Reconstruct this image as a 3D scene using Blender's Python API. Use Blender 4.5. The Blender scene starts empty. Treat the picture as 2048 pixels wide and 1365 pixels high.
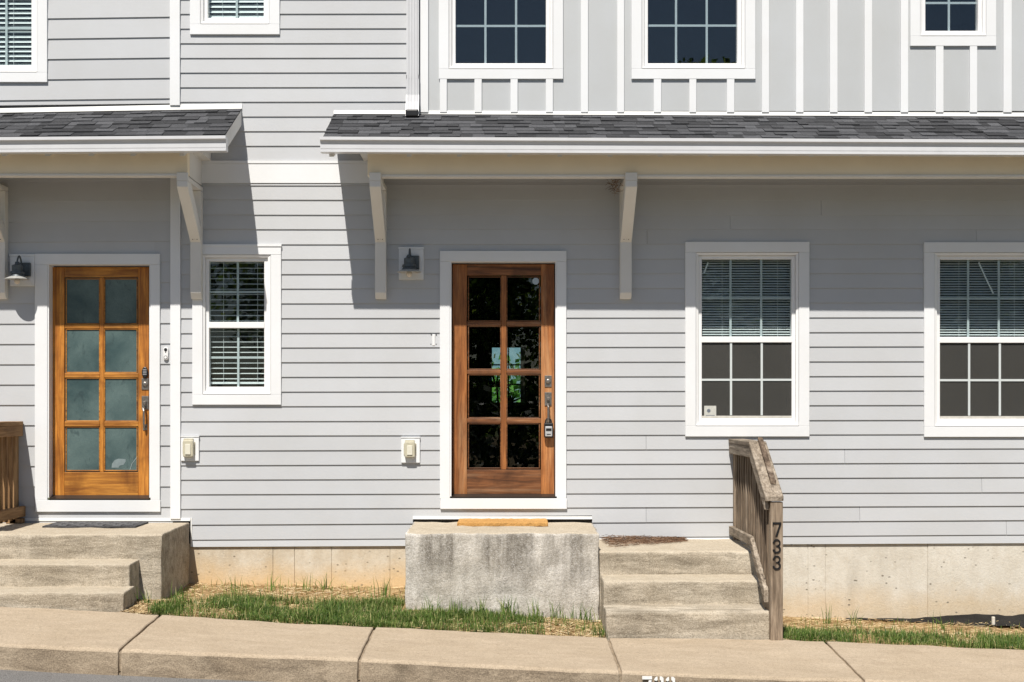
import bpy, bmesh, math, random
from mathutils import Vector, noise
random.seed(7)
scene = bpy.context.scene
COL = scene.collection
PI = math.pi

# ------------------------------------------------------------------ camera, sky, sun, exposure
# Facade plane is y = 0, the street is towards -y.  S pixels per metre on the facade of a 2048 px wide photograph.
S, CX, CY, D, EYE = 226.0, 1006.0, 820.0, 13.0, 1.74
cam_data = bpy.data.cameras.new('camera')
cam = bpy.data.objects.new('camera', cam_data); COL.objects.link(cam); scene.camera = cam
cam.location = (0, -D, EYE); cam.rotation_euler = (PI / 2, 0, 0)
cam_data.sensor_width = 36.0; cam_data.lens = 36.0 * D * S / 2048.0
cam_data.shift_x = (1024 - CX) / 2048.0; cam_data.shift_y = (CY - 682.5) / 2048.0
cam_data.clip_end = 2000

SUN_FROM = Vector((-0.23, -1.0, 1.48))
world = bpy.data.worlds.new('World'); scene.world = world; world.use_nodes = True
wn = world.node_tree.nodes; sky = wn.new('ShaderNodeTexSky')
sky.sky_type = 'NISHITA'; sky.sun_disc = False
sky.sun_elevation = math.atan2(SUN_FROM.z, math.hypot(SUN_FROM.x, SUN_FROM.y))
sky.sun_rotation = math.atan2(SUN_FROM.x, SUN_FROM.y) % (2 * PI)
sky.air_density = 1.0; sky.dust_density = 0.4; sky.ozone_density = 1.6
world.node_tree.links.new(sky.outputs[0], wn['Background'].inputs[0])
wn['Background'].inputs[1].default_value = 0.050
sd = bpy.data.lights.new('sun', 'SUN'); sd.energy = 4.2; sd.angle = math.radians(0.5); sd.color = (1.0, 0.945, 0.865)
so = bpy.data.objects.new('sun', sd); COL.objects.link(so)
so.rotation_euler = (-SUN_FROM).to_track_quat('-Z', 'Y').to_euler(); so.location = (-5, -20, 30)
vs = scene.view_settings
vs.view_transform = 'Standard'; vs.look = 'None'; vs.gamma = 1.0; vs.use_curve_mapping = False
vs.exposure = 0.53

# ------------------------------------------------------------------ helpers
def wx(px, d=0.0): return (px - CX) / S * (1 - d / D)          # world x of a photo column at distance d in front of the facade
def wz(py, d=0.0): return EYE + (CY - py) / S * (1 - d / D)    # world z of a photo row at distance d

class MB:
    def __init__(s): s.v = []; s.f = []; s.mi = []
    def add(s, vs_, fs, mi=0):
        n = len(s.v); s.v += [tuple(p) for p in vs_]; s.f += [tuple(i + n for i in f) for f in fs]; s.mi += [mi] * len(fs); return s
    def box(s, x0, x1, d0, d1, z0, z1, mi=0):
        # d is distance in front of the facade (world y = -d)
        y0, y1 = -max(d0, d1), -min(d0, d1)
        return s.add([(x0,y0,z0),(x1,y0,z0),(x1,y1,z0),(x0,y1,z0),(x0,y0,z1),(x1,y0,z1),(x1,y1,z1),(x0,y1,z1)],
                     [(0,1,5,4),(1,2,6,5),(2,3,7,6),(3,0,4,7),(4,5,6,7),(3,2,1,0)], mi)
    def hexa(s, p, mi=0):
        # 8 points, bottom ring then top ring
        return s.add(p, [(0,1,5,4),(1,2,6,5),(2,3,7,6),(3,0,4,7),(4,5,6,7),(3,2,1,0)], mi)
    def prism_x(s, prof, x0, x1, mi=0, zt=None):
        # prof: (d, z) outline extruded along x ; zt(x) adds a height
        n = len(prof); zt = zt or (lambda x: 0.0)
        vv = [(x0, -d, z + zt(x0)) for d, z in prof] + [(x1, -d, z + zt(x1)) for d, z in prof]
        ff = [(i, (i + 1) % n, n + (i + 1) % n, n + i) for i in range(n)] + [tuple(range(n))[::-1], tuple(range(n, 2 * n))]
        return s.add(vv, ff, mi)
    def bar(s, a, b, w, h, up=(0, 0, 1), mi=0):
        a, b = Vector(a), Vector(b); t = (b - a).normalized(); up = Vector(up)
        sd_ = t.cross(up).normalized(); u = sd_.cross(t).normalized()
        r = [(-w/2,-h/2),(w/2,-h/2),(w/2,h/2),(-w/2,h/2)]
        return s.add([a + sd_*x + u*y for x, y in r] + [b + sd_*x + u*y for x, y in r],
                     [(0,1,5,4),(1,2,6,5),(2,3,7,6),(3,0,4,7),(4,5,6,7),(3,2,1,0)], mi)
    def tube(s, pts, r, n=8, mi=0):
        pts = [Vector(p) for p in pts]; rs = r if isinstance(r, (list, tuple)) else [r] * len(pts); vv = []
        ref = Vector((0.31, 0.2, 0.93))
        for i, p in enumerate(pts):
            t = (pts[min(i+1, len(pts)-1)] - pts[max(i-1, 0)]).normalized()
            a = t.cross(ref).normalized(); b = t.cross(a).normalized()
            vv += [p + (a*math.cos(2*PI*k/n) + b*math.sin(2*PI*k/n)) * rs[i] for k in range(n)]
        ff = [(i*n+k, i*n+(k+1) % n, (i+1)*n+(k+1) % n, (i+1)*n+k) for i in range(len(pts)-1) for k in range(n)]
        ff += [tuple(range(n))[::-1], tuple(range((len(pts)-1)*n, len(pts)*n))]
        return s.add(vv, ff, mi)
    def lathe(s, c, prof, n=28, mi=0, axis='z'):
        # prof (r, h) round a centre
        vv = []
        for r, h in prof:
            for k in range(n):
                a = 2*PI*k/n; q = (r*math.cos(a), r*math.sin(a), h) if axis == 'z' else (r*math.cos(a), -h, r*math.sin(a))
                vv.append((c[0]+q[0], c[1]+q[1], c[2]+q[2]))
        ff = [(i*n+k, i*n+(k+1) % n, (i+1)*n+(k+1) % n, (i+1)*n+k) for i in range(len(prof)-1) for k in range(n)]
        ff += [tuple(range(n))[::-1], tuple(range((len(prof)-1)*n, len(prof)*n))]
        return s.add(vv, ff, mi)
    def poly(s, pts, t, mi=0):
        # flat outline (x, z) at distance d: pts = [(x, z)], t = (d_back, d_front)
        n = len(pts)
        vv = [(x, -t[0], z) for x, z in pts] + [(x, -t[1], z) for x, z in pts]
        ff = [(i, (i+1) % n, n+(i+1) % n, n+i) for i in range(n)] + [tuple(range(n)), tuple(range(n, 2*n))[::-1]]
        return s.add(vv, ff, mi)

def wloc(o):
    p = Vector((0, 0, 0))
    while o is not None: p += o.location; o = o.parent
    return p
def tag(o, label=None, cat=None, group=None, kind=None):
    for k, v in (('label', label), ('category', cat), ('group', group), ('kind', kind)):
        if v: o[k] = v
    return o
def build(name, mb, mats, parent=None, smooth=False, bevel=0.0, seg=1, rough=None, loc=None):
    """Links the collected shape as ONE mesh object; vertices are given in world space."""
    me = bpy.data.meshes.new(name)
    base = Vector(loc) if loc is not None else (wloc(parent) if parent is not None else Vector((0, 0, 0)))
    me.from_pydata([tuple(Vector(v) - base) for v in mb.v], [], mb.f)
    mats = mats if isinstance(mats, (list, tuple)) else [mats]
    for m in mats: me.materials.append(m)
    for p, i in zip(me.polygons, mb.mi): p.material_index = i
    bm = bmesh.new(); bm.from_mesh(me)
    bmesh.ops.recalc_face_normals(bm, faces=bm.faces)
    if bevel:
        ed = [e for e in bm.edges if len(e.link_faces) == 2 and e.calc_face_angle(0) > 0.5]
        bmesh.ops.bevel(bm, geom=ed, offset=bevel, segments=seg, affect='EDGES', profile=0.6, clamp_overlap=True)
    if rough:
        cell, amp, fr = rough
        for _ in range(7):
            ed = [e for e in bm.edges if e.calc_length() > cell]
            if not ed: break
            bmesh.ops.subdivide_edges(bm, edges=ed, cuts=1, use_grid_fill=True)
        for v in bm.verts:
            p = v.co + base
            v.co += Vector((noise.noise(p*fr), noise.noise(p*fr + Vector((9, 3, 1))), noise.noise(p*fr + Vector((2, 7, 5))))) * amp
        bmesh.ops.triangulate(bm, faces=[f for f in bm.faces if len(f.verts) > 4])
    bm.to_mesh(me); bm.free()
    if smooth:
        for p in me.polygons: p.use_smooth = True
    o = bpy.data.objects.new(name, me); COL.objects.link(o)
    if parent is not None: o.parent = parent
    elif loc is not None: o.location = loc
    return o
def empty(name, loc, parent=None):
    o = bpy.data.objects.new(name, None); COL.objects.link(o); o.empty_display_size = 0.1
    o.location = Vector(loc) - (wloc(parent) if parent is not None else Vector((0, 0, 0))); o.parent = parent
    return o
def copy_tree(o, parent=None, delta=None):
    c = o.copy(); COL.objects.link(c); c.parent = parent
    if delta is not None: c.location = c.location + Vector(delta)
    for ch in [k for k in COL.objects if k.parent == o]: copy_tree(ch, c)
    return c

# ------------------------------------------------------------------ materials
class NT:
    def __init__(s, name):
        s.m = bpy.data.materials.new(name); s.m.use_nodes = True; s.t = s.m.node_tree; s.n = s.t.nodes; s.l = s.t.links
        s.b = s.n['Principled BSDF']; s.out = s.n['Material Output']
        s.pos = s.n.new('ShaderNodeNewGeometry').outputs['Position']
    def map(s, sc=(1, 1, 1), rnd=False):
        m = s.n.new('ShaderNodeMapping'); m.inputs['Scale'].default_value = sc; s.l.new(s.pos, m.inputs['Vector'])
        if rnd:
            oi = s.n.new('ShaderNodeObjectInfo'); mm = s.n.new('ShaderNodeMath'); mm.operation = 'MULTIPLY'; mm.inputs[1].default_value = 37.0
            s.l.new(oi.outputs['Random'], mm.inputs[0]); s.l.new(mm.outputs[0], m.inputs['Location'])
        return m.outputs[0]
    def noise(s, scale, sc=(1, 1, 1), det=4, rough=0.55, dist=0.0, rnd=False):
        t = s.n.new('ShaderNodeTexNoise'); t.inputs['Scale'].default_value = scale; t.inputs['Detail'].default_value = det
        t.inputs['Roughness'].default_value = rough; t.inputs['Distortion'].default_value = dist
        s.l.new(s.map(sc, rnd), t.inputs['Vector']); return t.outputs['Fac']
    def ramp(s, fac, stops):
        r = s.n.new('ShaderNodeValToRGB'); e = r.color_ramp.elements
        while len(e) < len(stops): e.new(0.5)
        for k, (p, c) in zip(e, stops):
            k.position = p; k.color = (c[0], c[1], c[2], 1) if isinstance(c, (tuple, list)) else (c, c, c, 1)
        s.l.new(fac, r.inputs[0]); return r.outputs[0]
    def mix(s, fac, a, b, mode='MIX'):
        m = s.n.new('ShaderNodeMix'); m.data_type = 'RGBA'; m.blend_type = mode
        for sock, v in ((m.inputs['Factor'], fac), (m.inputs['A'], a), (m.inputs['B'], b)):
            if isinstance(v, (int, float)) and sock is m.inputs['Factor']: sock.default_value = v
        f = m.inputs[0]; A = m.inputs[6]; B = m.inputs[7]
        for sock, v in ((f, fac), (A, a), (B, b)):
            if isinstance(v, bpy.types.NodeSocket): s.l.new(v, sock)
            elif isinstance(v, (tuple, list)): sock.default_value = (v[0], v[1], v[2], 1)
            elif sock is f: sock.default_value = v
            else: sock.default_value = (v, v, v, 1)
        return m.outputs[2]
    def math(s, op, a, b=None):
        m = s.n.new('ShaderNodeMath'); m.operation = op
        for i, v in enumerate((a, b)):
            if v is None: continue
            if isinstance(v, bpy.types.NodeSocket): s.l.new(v, m.inputs[i])
            else: m.inputs[i].default_value = v
        return m.outputs[0]
    def rand(s, lo, hi):
        oi = s.n.new('ShaderNodeObjectInfo'); m = s.n.new('ShaderNodeMapRange')
        m.inputs['To Min'].default_value = lo; m.inputs['To Max'].default_value = hi
        s.l.new(oi.outputs['Random'], m.inputs['Value']); return m.outputs[0]
    def axis(s, k):
        x = s.n.new('ShaderNodeSeparateXYZ'); s.l.new(s.pos, x.inputs[0]); return x.outputs[k]
    def bump(s, h, strength=0.3, dist=0.01):
        b = s.n.new('ShaderNodeBump'); b.inputs['Strength'].default_value = strength; b.inputs['Distance'].default_value = dist
        s.l.new(h, b.inputs['Height']); s.l.new(b.outputs[0], s.b.inputs['Normal'])
    def fin(s, col, rough=0.6, spec=0.5, metal=0.0):
        if isinstance(col, bpy.types.NodeSocket): s.l.new(col, s.b.inputs['Base Color'])
        else: s.b.inputs['Base Color'].default_value = (col[0], col[1], col[2], 1)
        if isinstance(rough, bpy.types.NodeSocket): s.l.new(rough, s.b.inputs['Roughness'])
        else: s.b.inputs['Roughness'].default_value = rough
        s.b.inputs['Specular IOR Level'].default_value = spec; s.b.inputs['Metallic'].default_value = metal
        return s.m

def paint(name, col, var=0.03, grain=(1.2, 1, 30), rough=0.55, dirt=0.06):
    t = NT(name)
    g = t.noise(9, grain, 5, 0.6, 0, True)
    d = t.noise(1.7, (1, 1, 1), 5, 0.6)
    c = t.mix(t.ramp(d, [(0.35, 0.0), (0.75, 1.0)]), col, tuple(k * (1 - dirt) * f for k, f in zip(col, (1.0, 0.99, 0.97))))
    hsv = t.n.new('ShaderNodeHueSaturation'); t.l.new(c, hsv.inputs['Color']); t.l.new(t.rand(1 - var, 1 + var), hsv.inputs['Value'])
    t.bump(g, 0.12, 0.004)
    return t.fin(hsv.outputs[0], rough, 0.35)

def concrete(name, light, mid, dark, stain=0.5, streak=0.5, clay=None, spots=0.0, lay=(1, 1, 1), drip=None, gritty=1.0):
    t = NT(name)
    big = t.noise(1.6, (1, 1, 1), 8, 0.68, 0.35)
    fine = t.noise(45, (1, 1, 1), 5, 0.7)
    med = t.noise(9, lay, 6, 0.68, 0.4)
    c = t.mix(t.ramp(big, [(0.34, 0.0), (0.66, 1.0)]), mid, light)
    c = t.mix(t.math('MULTIPLY', t.ramp(med, [(0.42, 0.0), (0.68, 1.0)]), stain), c, dark)
    if streak:
        sk = t.noise(3.6, (1, 1, 0.16), 6, 0.62, 0.5)
        gate = t.noise(1.2, (1, 1, 0.5), 3, 0.5)
        f = t.math('MULTIPLY', t.ramp(sk, [(0.50, 0.0), (0.66, 1.0)]), t.ramp(gate, [(0.4, 0.0), (0.6, 1.0)]))
        c = t.mix(t.math('MULTIPLY', f, streak), c, tuple(k * 0.55 for k in dark))
    if drip:
        # dark run-off tongues that hang from the top edge (zt) of this piece, ragged in length
        zt, ln, amt = drip
        col_ = t.noise(4.2, (1, 1, 0.05), 5, 0.6, 0.2); ln_n = t.noise(2.1, (1, 1, 0.02), 2, 0.5)
        dep = t.math('DIVIDE', t.math('SUBTRACT', zt, t.axis(2)), t.math('MULTIPLY', ln_n, ln * 2))
        f = t.math('MULTIPLY', t.ramp(col_, [(0.47, 0.0), (0.57, 1.0)]), t.ramp(dep, [(0.55, 1.0), (1.0, 0.0)]))
        f = t.math('MULTIPLY', f, t.ramp(t.noise(30, (1, 1, 0.4), 4, 0.7), [(0.3, 0.35), (0.6, 1.0)]))
        c = t.mix(t.math('MULTIPLY', f, amt), c, tuple(k * 0.62 for k in dark))
    if clay:
        zlo, zhi, ccol, amt = clay
        mr = t.n.new('ShaderNodeMapRange'); t.l.new(t.math('ADD', t.axis(2), t.math('MULTIPLY', big, 0.35)), mr.inputs['Value'])
        mr.inputs['From Min'].default_value = zhi + 0.17; mr.inputs['From Max'].default_value = zlo + 0.17
        c = t.mix(t.math('MULTIPLY', mr.outputs[0], amt), c, ccol)
    if spots:
        v = t.n.new('ShaderNodeTexVoronoi'); v.inputs['Scale'].default_value = 16; t.l.new(t.map((1, 1, 1.6)), v.inputs['Vector'])
        sel = t.ramp(t.noise(6, (1, 1, 1), 3), [(0.5, 0.0), (0.58, 1.0)])
        f = t.math('MULTIPLY', t.ramp(v.outputs['Distance'], [(0.13, 1.0), (0.22, 0.0)]), sel)
        c = t.mix(t.math('MULTIPLY', f, spots), c, tuple(k * 0.35 for k in dark))
    grit = t.noise(120, (1, 1, 1), 3, 0.7)
    c = t.mix(t.math('MULTIPLY', t.ramp(fine, [(0.35, 1.0), (0.55, 0.0)]), 0.34 * gritty), c, tuple(k * 0.55 for k in mid))
    c = t.mix(t.math('MULTIPLY', t.ramp(grit, [(0.36, 1.0), (0.5, 0.0)]), 0.38 * gritty), c, tuple(k * 0.55 for k in dark))
    c = t.mix(t.math('MULTIPLY', t.ramp(grit, [(0.54, 0.0), (0.68, 1.0)]), 0.40 * gritty), c, tuple(min(.8, k * 1.25) for k in light))
    t.bump(t.math('ADD', fine, t.math('ADD', t.math('MULTIPLY', med, 1.2), t.math('MULTIPLY', grit, 0.5))), 0.25 + 0.35 * gritty, 0.012)
    return t.fin(c, 0.9, 0.2)

def wood(name, light, mid, dark, axis='z', fine=1.0, rough=0.5, wear=None, spec=0.4, knots=0.35):
    t = NT(name)
    st = {'z': (1, 1, 0.07), 'x': (0.07, 1, 1), 'y': (1, 0.07, 1)}[axis]
    a = t.noise(16 * fine, st, 6, 0.62, 1.1, True)
    b = t.noise(70 * fine, st, 4, 0.6, 0.3, True)
    k = t.noise(3.0, (1, 1, 1), 4, 0.6, 0.4)
    c = t.ramp(a, [(0.3, dark), (0.5, mid), (0.72, light)])
    c = t.mix(t.math('MULTIPLY', t.ramp(b, [(0.38, 1.0), (0.6, 0.0)]), 0.5), c, dark)
    c = t.mix(t.math('MULTIPLY', t.ramp(k, [(0.50, 0.0), (0.72, 1.0)]), knots), c, tuple(q * 0.7 for q in dark))
    if wear:
        wv = t.noise(5.5, st, 6, 0.7, 0.6)
        c = t.mix(t.math('MULTIPLY', t.ramp(wv, [(0.56, 0.0), (0.7, 1.0)]), 0.65), c, wear)
    hsv = t.n.new('ShaderNodeHueSaturation'); t.l.new(c, hsv.inputs['Color']); t.l.new(t.rand(0.86, 1.12), hsv.inputs['Value'])
    t.bump(t.math('ADD', a, t.math('MULTIPLY', b, 0.6)), 0.35, 0.004)
    return t.fin(hsv.outputs[0], rough, spec)

def simple(name, col, rough=0.5, metal=0.0, spec=0.5, var=0.12, sc=25):
    t = NT(name); n = t.noise(sc, (1, 1, 1), 5, 0.6)
    c = t.mix(t.ramp(n, [(0.3, 0.0), (0.7, 1.0)]), tuple(k * (1 - var) for k in col), tuple(min(1, k * (1 + var)) for k in col))
    return t.fin(c, rough, spec, metal)

def glass(name, tint, refl=0.08, rough=0.0):
    t = NT(name); t.n.remove(t.b)
    tr = t.n.new('ShaderNodeBsdfTransparent'); tr.inputs[0].default_value = (*tint, 1)
    gl = t.n.new('ShaderNodeBsdfGlossy'); gl.inputs['Roughness'].default_value = rough
    wv = t.noise(1.4, (1, 1, 1), 2); bp = t.n.new('ShaderNodeBump'); bp.inputs['Strength'].default_value = 0.04; bp.inputs['Distance'].default_value = 0.02
    t.l.new(wv, bp.inputs['Height']); t.l.new(bp.outputs[0], gl.inputs['Normal'])
    lw = t.n.new('ShaderNodeLayerWeight')
    mx = t.n.new('ShaderNodeMixShader'); f = t.math('ADD', refl, t.math('MULTIPLY', t.math('POWER', lw.outputs['Facing'], 5.0), 1 - refl))
    t.l.new(f, mx.inputs[0]); t.l.new(tr.outputs[0], mx.inputs[1]); t.l.new(gl.outputs[0], mx.inputs[2]); t.l.new(mx.outputs[0], t.out.inputs[0])
    return t.m

def screen_mat(name):
    t = NT(name)
    n = t.noise(150, (1, 1, 1), 2); tr = t.n.new('ShaderNodeBsdfTransparent'); mx = t.n.new('ShaderNodeMixShader')
    t.fin(t.ramp(n, [(0.3, (0.046, 0.046, 0.044)), (0.7, (0.088, 0.086, 0.078))]), 0.8, 0.2)
    t.l.new(t.ramp(t.noise(1.3, (1, 1, 1), 4, 0.6, 0.6), [(0.3, 0.56), (0.7, 0.70)]), mx.inputs[0])
    t.l.new(tr.outputs[0], mx.inputs[1]); t.l.new(t.b.outputs[0], mx.inputs[2]); t.l.new(mx.outputs[0], t.out.inputs[0])
    return t.m

def frosted(name):
    t = NT(name)
    n = t.noise(2.2, (1, 1, 1), 6, 0.6, 0.4); sm = t.noise(11, (1, 1, 0.7), 5, 0.65, 1.6); fine = t.noise(120, (1, 1, 1), 2)
    c = t.ramp(n, [(0.32, (0.040, 0.074, 0.078)), (0.66, (0.125, 0.182, 0.176))])
    c = t.mix(t.math('MULTIPLY', t.ramp(sm, [(0.58, 0.0), (0.68, 1.0)]), 0.55), c, (0.03, 0.05, 0.055))
    c = t.mix(t.math('MULTIPLY', t.ramp(fine, [(0.4, 1.0), (0.6, 0.0)]), 0.18), c, (0.03, 0.05, 0.055))
    t.fin(c, 0.32, 0.5); t.bump(fine, 0.10, 0.002)
    return t.m

def shingle_mat():
    t = NT('asphalt_shingle_granules')
    g = t.noise(420, (1, 1, 1), 2, 0.6); b = t.noise(4, (1, 1, 1), 4)
    c = t.ramp(g, [(0.32, (0.018, 0.019, 0.022)), (0.52, (0.06, 0.062, 0.068)), (0.70, (0.15, 0.15, 0.155))])
    hsv = t.n.new('ShaderNodeHueSaturation'); t.l.new(c, hsv.inputs['Color']); t.l.new(t.rand(0.55, 1.45), hsv.inputs['Value'])
    t.bump(g, 0.5, 0.004)
    return t.fin(hsv.outputs[0], 0.95, 0.15)

def asphalt_mat():
    t = NT('asphalt'); g = t.noise(130, (1, 1, 1), 3, 0.7); b = t.noise(1.0, (1, 1, 1), 5)
    c = t.mix(t.ramp(b, [(0.3, 0.0), (0.7, 1.0)]), (0.085, 0.083, 0.080), (0.13, 0.125, 0.12))
    c = t.mix(t.ramp(g, [(0.38, 0.0), (0.62, 1.0)]), c, (0.26, 0.25, 0.24)); t.bump(g, 0.6, 0.01)
    return t.fin(c, 0.9, 0.2)

def soil_mat():
    t = NT('straw_covered_clay'); a = t.noise(60, (0.35, 1, 1), 5, 0.7, 1.5); b = t.noise(3.5, (1, 1, 1), 6, 0.65)
    c = t.ramp(a, [(0.3, (0.15, 0.095, 0.05)), (0.5, (0.42, 0.29, 0.145)), (0.7, (0.60, 0.46, 0.26))])
    c = t.mix(t.math('MULTIPLY', t.ramp(b, [(0.48, 0.0), (0.66, 1.0)]), 0.7), c, (0.27, 0.155, 0.07))
    t.bump(a, 0.8, 0.02)
    return t.fin(c, 0.95, 0.1)

def blade_mat(name, stops, rough=0.5, sub=0.0):
    t = NT(name); gi = t.n.new('ShaderNodeNewGeometry')
    c = t.ramp(gi.outputs['Random Per Island'], stops)
    t.fin(c, rough, 0.3)
    if sub:
        tl = t.n.new('ShaderNodeBsdfTranslucent'); t.l.new(c, tl.inputs[0]); ad = t.n.new('ShaderNodeMixShader'); ad.inputs[0].default_value = sub
        t.l.new(t.b.outputs[0], ad.inputs[1]); t.l.new(tl.outputs[0], ad.inputs[2]); t.l.new(ad.outputs[0], t.out.inputs[0])
    return t.m

SIDING = paint('grey_siding_paint', (0.495, 0.508, 0.528), 0.03)
PANEL = paint('grey_panel_paint', (0.485, 0.503, 0.518), 0.015, (14, 1, 14))
TRIM = paint('white_trim_paint', (0.755, 0.77, 0.79), 0.012, (12, 1, 12), 0.5, 0.05)
CREAM_BOUNCE = paint('cream_bounce_beam_paint', (0.90, 0.79, 0.61), 0.015, (3, 20, 20), 0.6, 0.06)  # cream paint, with warm ground bounce tinted into the colour
BEAMP = paint('white_timber_paint', (0.75, 0.735, 0.705), 0.02, (3, 20, 20), 0.6, 0.08)
VINYL = simple('white_vinyl', (0.80, 0.80, 0.80), 0.35, 0, 0.5, 0.02)
GUTTER = simple('white_gutter_aluminium', (0.60, 0.605, 0.62), 0.28, 0.0, 0.5, 0.04, 6)
FLASH = simple('white_flashing', (0.76, 0.76, 0.74), 0.45, 0, 0.5, 0.05, 8)
SHING = shingle_mat()
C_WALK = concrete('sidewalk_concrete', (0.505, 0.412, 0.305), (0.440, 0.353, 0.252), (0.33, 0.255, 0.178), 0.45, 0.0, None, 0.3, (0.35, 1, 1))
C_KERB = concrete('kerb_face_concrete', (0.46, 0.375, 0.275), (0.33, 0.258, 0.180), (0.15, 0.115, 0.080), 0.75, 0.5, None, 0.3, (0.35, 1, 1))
C_BLOCK = concrete('stoop_weathered_concrete', (0.74, 0.705, 0.65), (0.52, 0.475, 0.405), (0.22, 0.19, 0.15), 0.55, 0.5, None, 0.3, (1, 1, 0.5), (0.735, 0.42, 0.85))
C_STEP = concrete('step_concrete', (0.60, 0.535, 0.435), (0.44, 0.37, 0.275), (0.17, 0.14, 0.10), 0.85, 0.35, None, 0.3, (0.22, 1, 1.2))
C_FLAT = concrete('step_top_concrete', (0.54, 0.475, 0.375), (0.47, 0.405, 0.31), (0.36, 0.29, 0.20), 0.40, 0.0)
C_FOUND = concrete('foundation_concrete', (0.69, 0.655, 0.585), (0.62, 0.58, 0.50), (0.48, 0.42, 0.33), 0.40, 0.42, (0.0, 0.20, (0.58, 0.43, 0.25), 0.6), 1.0, (1, 1, 0.6), None, 0.25)
C_FOUND2 = concrete('clay_stained_foundation', (0.66, 0.60, 0.50), (0.57, 0.49, 0.375), (0.44, 0.345, 0.23), 0.55, 0.2, (0.22, 0.44, (0.66, 0.465, 0.245), 0.85), 0.8, (1, 1, 0.7), None, 0.25)
W_HONEY_V = wood('honey_wood_upright', (0.66, 0.31, 0.062), (0.50, 0.195, 0.030), (0.20, 0.066, 0.012), 'z', 0.9, 0.45, None, 0.4, 0.75)
W_HONEY_H = wood('honey_wood_level', (0.70, 0.35, 0.08), (0.54, 0.23, 0.038), (0.20, 0.066, 0.014), 'x', 0.9, 0.45, None, 0.4, 0.75)
W_BROWN_V = wood('brown_wood_upright', (0.50, 0.205, 0.064), (0.35, 0.130, 0.038), (0.12, 0.040, 0.013), 'z', 0.9, 0.45, (0.52, 0.30, 0.15), 0.4, 0.4)
W_BROWN_H = wood('brown_wood_level', (0.36, 0.155, 0.060), (0.225, 0.086, 0.030), (0.05, 0.021, 0.010), 'x', 0.8, 0.5, (0.46, 0.29, 0.17), 0.4, 0.75)
_g = ((0.50, 0.41, 0.315), (0.325, 0.25, 0.18), (0.075, 0.054, 0.038))
W_RAIL_V = wood('weathered_rail_wood_upright', *_g, 'z', 1.1, 0.85, None, 0.15, 0.35)
W_RAIL_B = wood('gap_shaded_baluster_wood', (0.36, 0.29, 0.22), (0.20, 0.15, 0.105), (0.03, 0.022, 0.016), 'z', 1.2, 0.85, None, 0.15, 0.35)  # wood darkened for the shade in the gaps and under the cap
W_RAIL_Y = wood('weathered_rail_wood_long', (0.50, 0.435, 0.355), (0.315, 0.26, 0.20), (0.06, 0.046, 0.034), 'y', 1.1, 0.85, (0.44, 0.38, 0.31), 0.15, 0.4)
W_RAIL_D = wood('dark_grip_rail_wood', (0.27, 0.21, 0.15), (0.15, 0.11, 0.08), (0.05, 0.036, 0.026), 'y', 1.2, 0.85, (0.36, 0.30, 0.24), 0.15, 0.3)
_h = ((0.42, 0.27, 0.14), (0.31, 0.185, 0.088), (0.13, 0.07, 0.033))
W_RAIL2_V = wood('tan_rail_wood_upright', *_h, 'z', 1.0, 0.8, None, 0.15, 0.2)
W_RAIL2_Y = wood('tan_rail_wood_long', *_h, 'y', 1.0, 0.8, None, 0.15, 0.3)
IRON = simple('dark_galvanised_iron', (0.10, 0.115, 0.125), 0.5, 0.4, 0.5, 0.25, 30)
GALV = simple('pale_lamp_shade', (0.46, 0.46, 0.44), 0.5, 0.3, 0.5, 0.2, 30)
BULB = simple('lamp_bulb_glass', (0.70, 0.62, 0.52), 0.25, 0, 0.5, 0.05)
NICKEL = simple('aged_nickel', (0.34, 0.31, 0.28), 0.38, 0.9, 0.5, 0.25, 60)
BLACKM = simple('black_plastic', (0.012, 0.012, 0.013), 0.4, 0, 0.5)
GREYM = simple('grey_plastic', (0.33, 0.34, 0.36), 0.4)
WHITEP = simple('white_plastic', (0.78, 0.78, 0.78), 0.4, 0, 0.5, 0.03)
BUBBLE = simple('yellowed_clear_plastic', (0.50, 0.47, 0.36), 0.25, 0, 0.6, 0.12, 40)
BUBBLE2 = simple('cream_outlet_face', (0.66, 0.64, 0.54), 0.4, 0, 0.5, 0.06, 40)
GLASS = glass('window_glass', (0.915, 0.95, 0.955), 0.034)
DGLASS = glass('door_glass', (0.93, 0.95, 0.955), 0.045)
UGLASS = glass('upper_window_glass', (0.88, 0.915, 0.93), 0.062)
FROST = frosted('frosted_glass')
SCREEN = screen_mat('insect_screen')
MUNT = simple('white_muntin', (0.56, 0.60, 0.60), 0.4, 0, 0.4, 0.02)
BLIND = simple('white_blind', (0.78, 0.80, 0.79), 0.5, 0, 0.3, 0.03)
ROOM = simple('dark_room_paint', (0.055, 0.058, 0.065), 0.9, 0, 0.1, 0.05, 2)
DARK = simple('dark_threshold_metal', (0.045, 0.037, 0.032), 0.4, 0.6)
COIR = concrete('coir_fibre', (0.62, 0.36, 0.13), (0.50, 0.27, 0.085), (0.36, 0.18, 0.05), 0.4, 0.0)
MATGREY = concrete('grey_rubber_mat', (0.11, 0.11, 0.115), (0.06, 0.06, 0.064), (0.03, 0.03, 0.03), 0.6, 0.0)
FABRIC = concrete('black_landscape_fabric_weave', (0.030, 0.028, 0.026), (0.014, 0.013, 0.012), (0.008, 0.008, 0.008), 0.4, 0.0)
ASPH = asphalt_mat(); SOIL = soil_mat()
GRASS = blade_mat('grass_blades', [(0.0, (0.035, 0.075, 0.012)), (0.35, (0.080, 0.155, 0.028)), (0.70, (0.160, 0.250, 0.048)), (0.90, (0.32, 0.35, 0.12)), (1.0, (0.58, 0.48, 0.25))], 0.5, 0.3)
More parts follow.
